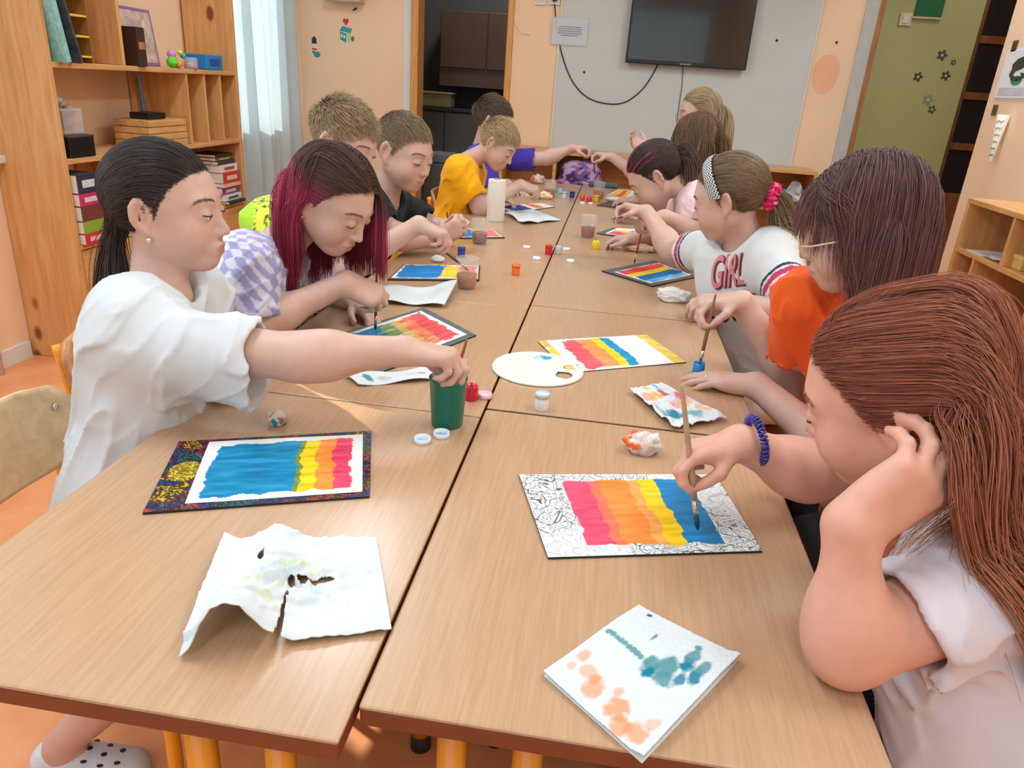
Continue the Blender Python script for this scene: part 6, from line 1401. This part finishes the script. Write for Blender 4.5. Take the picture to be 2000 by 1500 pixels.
t = thing('basket', 'clear plastic basket of odds and ends standing on the black box', 'basket', (P[0]-.01, Y0+.115, .940)); box('wall', -.065, -.06, 0, .065, .06, .10, clear((220, 210, 205), .15, .45), t, .008)
for k in range(7): 
    bm = bmesh.new(); bmesh.ops.create_icosphere(bm, subdivisions=2, radius=1)
    for v in bm.verts: v.co = Vector((v.co.x*.024, v.co.y*.022, v.co.z*.02))*(.8+.4*random.random())
    o = link('trinket', bm_mesh(bm, 'trinket', True), plain([(150, 110, 100), (90, 120, 140), (200, 190, 180), (120, 90, 70)][k % 4], .5, .3, 60, name='trinket'), t); o.location = (random.uniform(-.04, .04), random.uniform(-.035, .035), .03+.016*k)
# top shelf: folders, pictures, blue box, green toys
P = onshelf(112, 1.21, -2.04)
t = thing('folder_stack', 'pale teal folder leaning at the left end of the top shelf', 'folder', (P[0], Y0+.07, 1.21)); o = box('cover', -.11, -.012, 0, .11, .012, .30, plain((140, 190, 186), .5, .2, 60, name='teal_card'), t, .002); t.rotation_euler = (math.radians(10), 0, 0)
t = thing('magazine', 'black and white magazine leaning beside the teal folder', 'magazine', (P[0]+.01, Y0+.13, 1.21)); box('cover', -.11, -.006, 0, .11, .006, .26, plain((60, 66, 70), .5, .5, 25, name='magazine_print'), t, .001); t.rotation_euler = (math.radians(14), 0, 0)
t = thing('letter_rack', 'brown rack with yellow shelves on the top shelf', 'rack', (-2.10, Y0+.25, 1.21)); box('back', -.10, .05, 0, .10, .06, .36, plain((150, 96, 50), .5, name='rack_brown'), t)
for k in range(5): box('tray', -.10, -.05, .02+k*.075, .10, .05, .028+k*.075, plain((230, 200, 60), .4, name='tray_yellow'), t, .002)
P = onshelf(290, 1.21, -2.12); t = thing('framed_picture', 'purple-framed picture leaning on the top shelf', 'picture', (P[0]-.07, P[1]+.05, 1.21), math.radians(90)); box('frame', -.16, -.008, 0, .16, .008, .26, plain((150, 110, 150), .5, name='purple_frame'), t, .003); grid('print', lambda u, v: np.stack([-.145+.29*u, -.009+0*u, .015+.23*v], 1), 60, 50, vcol(.5, .3, name='picture_print'), t, 0, lambda u, v: lin((200, 180, 170))*(1+.25*fbm(np.stack([u*6, v*6], 1), 1.5, 3, 3))[:, None]); t.rotation_euler = (math.radians(-7), 0, math.radians(90))
P = onshelf(262, 1.21, -2.03); t = thing('game_box', 'dark brown game box standing by the divider of the top shelf', 'box', (P[0]-.02, P[1]-.03, 1.21)); box('body', -.09, -.03, .0005, .09, .03, .16, plain((60, 36, 30), .5, name='dark_card'), t, .002); box('print', .0902, -.022, .07, .0908, .022, .10, plain((190, 120, 80), .5, .3, name='orange_print'), t)
t = thing('stick', 'pale wooden stick leaning on the top shelf', 'stick', (-2.0, P[1]+.06, 1.213)); tube('rod', [(0, -.03, 0), (-.02, .03, .19)], .007, plain((214, 184, 140), .5, name='stick_wood'), t, 8)
P = onshelf(400, 1.21, -2.06); t = thing('bead_tray', 'blue plastic box at the right end of the top shelf', 'box', (P[0], P[1], 1.21)); box('body', -.06, -.085, .0005, .06, .085, .075, plain((30, 130, 200), .35, .1, name='blue_plastic_box'), t, .005); box('label', .0601, -.05, .02, .0606, .05, .055, plain((20, 80, 160), .5, .5, 90, name='box_print'), t)
P = onshelf(372, 1.21, -2.0); t = thing('jar', 'clear jar of beads on the top shelf before the blue box', 'jar', (P[0]+.005, P[1], 1.21)); lathe('glass', [(0, 0), (.032, 0), (.034, .004), (.034, .05), (.03, .055)], clear((225, 225, 228), .05, .3), t, 24); lathe('beads', [(0, .004), (.030, .004), (.030, .030), (0, .033)], plain((210, 150, 160), .6, .6, 160, name='beads'), t, 20)
P = onshelf(338, 1.21, -2.0)
for i, (dx, dy, dz, r, c) in enumerate(((0, 0, .026, .026, (110, 206, 60)), (.008, .035, .022, .022, (244, 150, 90)), (-.01, .018, .062, .020, (220, 140, 220)), (0, .075, .072, .013, (240, 210, 90)), (0, .10, .060, .014, (60, 190, 190)))):
    bm = bmesh.new(); bmesh.ops.create_icosphere(bm, subdivisions=3, radius=r)
    for v in bm.verts: v.co *= 1+.18*math.sin(v.co.x*300)*math.sin(v.co.y*280)*math.sin(v.co.z*310)
    o = link('pompom', bm_mesh(bm, 'pompom', True), plain(c, .9, .25, 120, bump=.6, name='pompom_yarn')); o.location = (P[0]+.01+dx, P[1]+dy-.02, 1.21+dz); tag(o, ['green fuzzy ball on the top shelf', 'orange fuzzy ball beside the green one', 'pink fuzzy ball on top of the green one', 'small yellow ball above the bead jar', 'small teal ball beside the yellow one'][i], 'pompom', 'fuzzy balls on the top shelf')
# ------------------------------------------------------------------ things in the low cabinet
# purple backpack
c0_, c1_ = ay(1088, 350, CY)[0], ay(1176, 350, CY)[0]; wbp = (c1_-c0_)/2+.02; xb = (c0_+c1_)/2
def bag(P):
    d = cap(P, (-wbp+.10, .10, .10), (wbp-.10, .10, .10), .10, .10); d = smin(d, cap(P, (-wbp+.13, .10, .22), (wbp-.13, .10, .22), .095, .095), .06); d = smin(d, cap(P, (-wbp+.14, .03, .09), (wbp-.14, .03, .09), .07, .07), .02)
    return d+.003*np.sin(P[:, 0]*60)*np.sin(P[:, 2]*50)
V, Fc = mesh_sdf(bag, (-wbp-.08, -.12, -.04), (wbp+.08, .26, .38), .009); me = from_arrays('body', V, Fc); n1 = fbm(V, 22, 3, 4); C = np.repeat(lin((128, 100, 160))[None], len(V), 0); C[n1 > .22] = lin((200, 170, 206)); C[n1 < -.25] = lin((70, 52, 110)); k_ = vnoise(V, 40, 9) > .45; C[k_] = lin((220, 130, 170)); set_col(me, C)
t = thing('backpack', 'purple patterned backpack in the middle of the low cabinet', 'backpack', (xb, CY-.02, .536)); link('body', me, vcol(.7, .3, name='nylon'), t); tube('handle', [(-.05, .10, .31), (-.03, .10, .345), (.03, .10, .345), (.05, .10, .31)], .008, plain((60, 40, 90), .7, name='webbing'), t, 8, 4); tube('zip', [(-wbp+.10, -.03, .16), (0, -.045, .175), (wbp-.10, -.03, .16)], .004, plain((40, 34, 60), .5, name='zip'), t, 6, 4); t.scale = (1, 1, .84)
P = ay(1045, 345, CY+.03)
for i, (dz, c, w, r) in enumerate(((0, (206, 200, 190), .24, .05), (.013, (150, 160, 160), .22, -.06), (.026, (226, 228, 224), .23, .02), (.037, (110, 128, 140), .20, .1))):
    bookbox('book', ['beige pad at the bottom of the pile in the low cabinet', 'grey book second in the low cabinet pile', 'white book third in the low cabinet pile', 'slate blue notebook on top of the low cabinet pile'][i], (P[0]+.02, CY+.14, .531+dz), w, .18, .011, c, r, 0, 'book', 'books piled in the low cabinet')
p = ay(1555, 350, CY+.10); P = np.array([p[0], CY+.10, zs]); t = thing('tissue_box', 'white open carton with a tuft of white paper in the low cabinet', 'carton', tuple(P)); bm = bmesh.new(); 
for b_ in ((-.085, -.06, 0, .085, -.056, .085), (-.085, .056, 0, .085, .06, .11), (-.085, -.056, 0, -.081, .056, .10), (.081, -.056, 0, .085, .056, .09), (-.081, -.056, 0, .081, .056, .004)): add_box(bm, *b_)
link('carton', bm_mesh(bm, 'carton'), plain((226, 232, 238), .5, .03, name='white_card'), t)
def tuft(u, v):
    a = (u-.5)*2; b_ = v; return np.stack([a*.075*(1-.25*b_)+.008*np.sin(b_*9), .03*np.sin(a*5+b_*3)*(.5+b_*.5), .04+b_*.13-.05*a*a*b_], 1)
grid('paper_tuft', tuft, 40, 24, plain((222, 226, 228), .8, .02, name='thin_paper'), t, .001); box('emblem', .005, -.0612, .02, .035, -.0602, .045, plain((70, 80, 90), .5, .6, 120, name='emblem'), t)
p = ay(1508, 375, CY+.08); t = thing('storage_jar', 'small grey-blue container beside the white carton', 'container', (p[0], CY+.09, zs)); lathe('body', [(0, 0), (.035, 0), (.037, .003), (.037, .08), (.034, .085), (0, .085)], plain((150, 170, 196), .3, .1, name='blue_grey_plastic'), t, 24); lathe('lid', [(0, .084), (.039, .084), (.039, .095), (0, .097)], plain((120, 110, 150), .4, name='lid_violet'), t, 24)
p = ay(1555, 450, CY+.1); 
def bagf(P): return cap(P, (-.07, 0, .09), (.07, 0, .09), .09, .09)+.010*np.sin(P[:, 0]*40)*np.sin(P[:, 2]*37)+.004*np.sin(P[:, 1]*90)
V, Fc = mesh_sdf(bagf, (-.2, -.13, -.03), (.2, .13, .24), .009); t = thing('bag', 'black bag in the lower right compartment of the low cabinet', 'bag', (p[0]-.02, CY+.13, .092)); link('body', from_arrays('body', V, Fc), plain((28, 28, 30), .6, .2, 40, name='black_nylon'), t); tube('strap', [(-.05, -.02, .17), (0, -.04, .24), (.05, -.02, .17)], .008, BLACK, t, 8, 5)
p = ay(1190, 352, 4.12)
tag(box('pencil_case', -.09, -.025, 0, .09, .025, .03, plain((84, 92, 96), .5, .2, 40, name='grey_cloth'), None, .010), 'grey pencil case at the far end of the right row', 'pencil case').location = (az(1178, 366)[0], az(1178, 366)[1], TT+.0005)
# ------------------------------------------------------------------ right wall: calendar, crayon holder, clips, things in the cubby
def wallx(px, py): return ax(px, py, XR)
A, B = wallx(1962, 100), wallx(1943, 191); C_ = wallx(1998, 196); hh = A[2]-B[2]; ww = abs(B[1]-C_[1])+.03
t = thing('calendar', 'white wall calendar with a picture of a dark lizard on the right wall', 'calendar', (XR, B[1], B[2])); t.rotation_euler = (0, 0, -math.pi/2)
box('sheet', 0, -.004, 0, ww, -.0005, hh, plain((236, 238, 240), .5, .02, name='calendar_paper'), t); box('backing', -.004, -.0005, -.006, ww+.004, 0, hh+.004, WHITE, t)
liz = [[(.30, .60), (.42, .74), (.58, .80), (.72, .70), (.74, .56), (.60, .46), (.44, .40), (.40, .30), (.52, .22), (.66, .26), (.60, .36), (.72, .34), (.76, .22), (.60, .12), (.40, .14), (.28, .30), (.32, .46)]]
V = [(x*ww, -.0055, hh*(.25+z*.75)) for x, z in liz[0]]+[(x*ww, -.0042, hh*(.25+z*.75)) for x, z in liz[0]]; n = len(liz[0]); link('lizard_print', mesh_mixed('lizard_print', V, [tuple(range(n-1, -1, -1))]+[(k, (k+1) % n, n+(k+1) % n, n+k) for k in range(n)], False), plain((40, 56, 42), .5, .4, 40, name='lizard_print'), t)
V = [(ww*(.55+.16*math.cos(a_)), -.0052, hh*(.36+.10*math.sin(a_))) for a_ in np.linspace(0, 6.28, 16)[:-1]]+[(ww*(.55+.16*math.cos(a_)), -.0044, hh*(.36+.10*math.sin(a_))) for a_ in np.linspace(0, 6.28, 16)[:-1]]; link('green_print', mesh_mixed('green_print', V, [tuple(range(14, -1, -1))]+[(k, (k+1) % 15, 15+(k+1) % 15, 15+k) for k in range(15)], False), plain((40, 140, 90), .5, .3, name='green_print'), t)
for k in range(4): box('print_line', .08*ww, -.0046, hh*(.05+.045*k), .9*ww, -.0041, hh*(.055+.045*k)+.004, plain((190, 196, 200), .5, .2, name='pale_print'), t)
A = wallx(1998, 140); t = thing('poster', 'pale sheet hanging right of the lizard calendar', 'poster', (XR, A[1], B[2]+.01)); t.rotation_euler = (0, 0, -math.pi/2); box('sheet', .012, -.003, 0, .20, -.0005, hh, plain((220, 226, 230), .5, .05, name='poster_paper'), t); box('picture', .03, -.0036, hh*.4, .18, -.003, hh*.9, plain((150, 170, 160), .5, .4, 20, name='poster_print'), t)
for i, (px, py) in enumerate(((1983, 90), (1944, 215))):
    p = wallx(px, py); t = thing('wall_clip', ['square dark bronze plate above the calendar', 'square dark bronze plate above the paper cone'][i], 'wall plate', tuple(p)); box('plate', -.004, -.022, -.022, -.0005, .022, .022, plain((120, 96, 66), .4, .2, metal=.5, name='bronze'), t, .001); box('relief', -.006, -.012, -.012, -.004, .012, .012, plain((70, 56, 40), .4, .4, 120, name='bronze_dark'), t)
A = wallx(1958, 224); B = wallx(1945, 316); t = thing('paper_cone', 'narrow paper cone with grey writing hanging on the right wall', 'paper cone', (XR-.001, B[1], B[2])); 
L_ = A[2]-B[2]; o = lathe('cone', [(.006, 0), (.024, L_), (.022, L_), (.004, .004)], vcol(.7, .2, name='cone_paper'), t, 30, loc=(-.027, -.01, 0)); me = o.data; V = np.empty(len(me.vertices)*3); me.vertices.foreach_get('co', V); V = V.reshape(-1, 3); set_col(me, np.repeat(lin((224, 218, 204))[None], len(V), 0))
for k in range(6):
    z_ = L_*(k+1)/7; r_ = .006+.018*(k+1)/7+.0006; tube('ink_mark', [(-.027+r_*math.cos(a_), -.01+r_*math.sin(a_), z_+.004*math.sin(a_*9+k)) for a_ in np.linspace(3.3, 4.6, 9)], .0014, plain((120, 120, 118), .6, name='ink'), t, 6)
def incub(px, py, z, x): 
    d = _ray(px, py); P = CAM+d*(z-CAM[2])/d[2]; return np.array([x if x else P[0], P[1], z])
P = np.array([1.60, ax(1915, 485, CX)[1]-.06, z2+.0006])
for i, (px, py, w, d_, rz, c) in enumerate(((1905, 482, .20, .12, .2, (232, 234, 236)), (1938, 478, .18, .13, -.3, (206, 210, 214)), (1935, 470, .16, .12, .5, (226, 228, 226)))):
    p = az(px, py, z2); tag(box('paper_sheets', -w/2, -d_/2, 0, w/2, d_/2, .003, plain(c, .6, .03, name='loose_paper'), None), ['loose white paper at the left of the cubby shelf', 'grey paper lying under others in the cubby shelf', 'folded white paper on top in the cubby shelf'][i], 'paper', 'papers on the cubby shelf').location = (1.61, 2.36-.07*i, z2+.0008+.0036*i); bpy.context.view_layer.objects.active = None
p = az(1978, 520, z2); t = thing('small_box', 'small yellow cardboard box on the cubby shelf', 'box', (1.575, ax(1975, 518, 1.53)[1], z2+.0006)); box('body', -.04, -.05, 0, .04, .05, .04, plain((222, 186, 110), .6, .06, name='yellow_card'), t, .002); box('lid', -.042, -.052, .030, .042, .052, .046, plain((228, 196, 124), .6, .06, name='yellow_card_lid'), t, .002)
# ------------------------------------------------------------------ dim kitchen seen through the back doorway
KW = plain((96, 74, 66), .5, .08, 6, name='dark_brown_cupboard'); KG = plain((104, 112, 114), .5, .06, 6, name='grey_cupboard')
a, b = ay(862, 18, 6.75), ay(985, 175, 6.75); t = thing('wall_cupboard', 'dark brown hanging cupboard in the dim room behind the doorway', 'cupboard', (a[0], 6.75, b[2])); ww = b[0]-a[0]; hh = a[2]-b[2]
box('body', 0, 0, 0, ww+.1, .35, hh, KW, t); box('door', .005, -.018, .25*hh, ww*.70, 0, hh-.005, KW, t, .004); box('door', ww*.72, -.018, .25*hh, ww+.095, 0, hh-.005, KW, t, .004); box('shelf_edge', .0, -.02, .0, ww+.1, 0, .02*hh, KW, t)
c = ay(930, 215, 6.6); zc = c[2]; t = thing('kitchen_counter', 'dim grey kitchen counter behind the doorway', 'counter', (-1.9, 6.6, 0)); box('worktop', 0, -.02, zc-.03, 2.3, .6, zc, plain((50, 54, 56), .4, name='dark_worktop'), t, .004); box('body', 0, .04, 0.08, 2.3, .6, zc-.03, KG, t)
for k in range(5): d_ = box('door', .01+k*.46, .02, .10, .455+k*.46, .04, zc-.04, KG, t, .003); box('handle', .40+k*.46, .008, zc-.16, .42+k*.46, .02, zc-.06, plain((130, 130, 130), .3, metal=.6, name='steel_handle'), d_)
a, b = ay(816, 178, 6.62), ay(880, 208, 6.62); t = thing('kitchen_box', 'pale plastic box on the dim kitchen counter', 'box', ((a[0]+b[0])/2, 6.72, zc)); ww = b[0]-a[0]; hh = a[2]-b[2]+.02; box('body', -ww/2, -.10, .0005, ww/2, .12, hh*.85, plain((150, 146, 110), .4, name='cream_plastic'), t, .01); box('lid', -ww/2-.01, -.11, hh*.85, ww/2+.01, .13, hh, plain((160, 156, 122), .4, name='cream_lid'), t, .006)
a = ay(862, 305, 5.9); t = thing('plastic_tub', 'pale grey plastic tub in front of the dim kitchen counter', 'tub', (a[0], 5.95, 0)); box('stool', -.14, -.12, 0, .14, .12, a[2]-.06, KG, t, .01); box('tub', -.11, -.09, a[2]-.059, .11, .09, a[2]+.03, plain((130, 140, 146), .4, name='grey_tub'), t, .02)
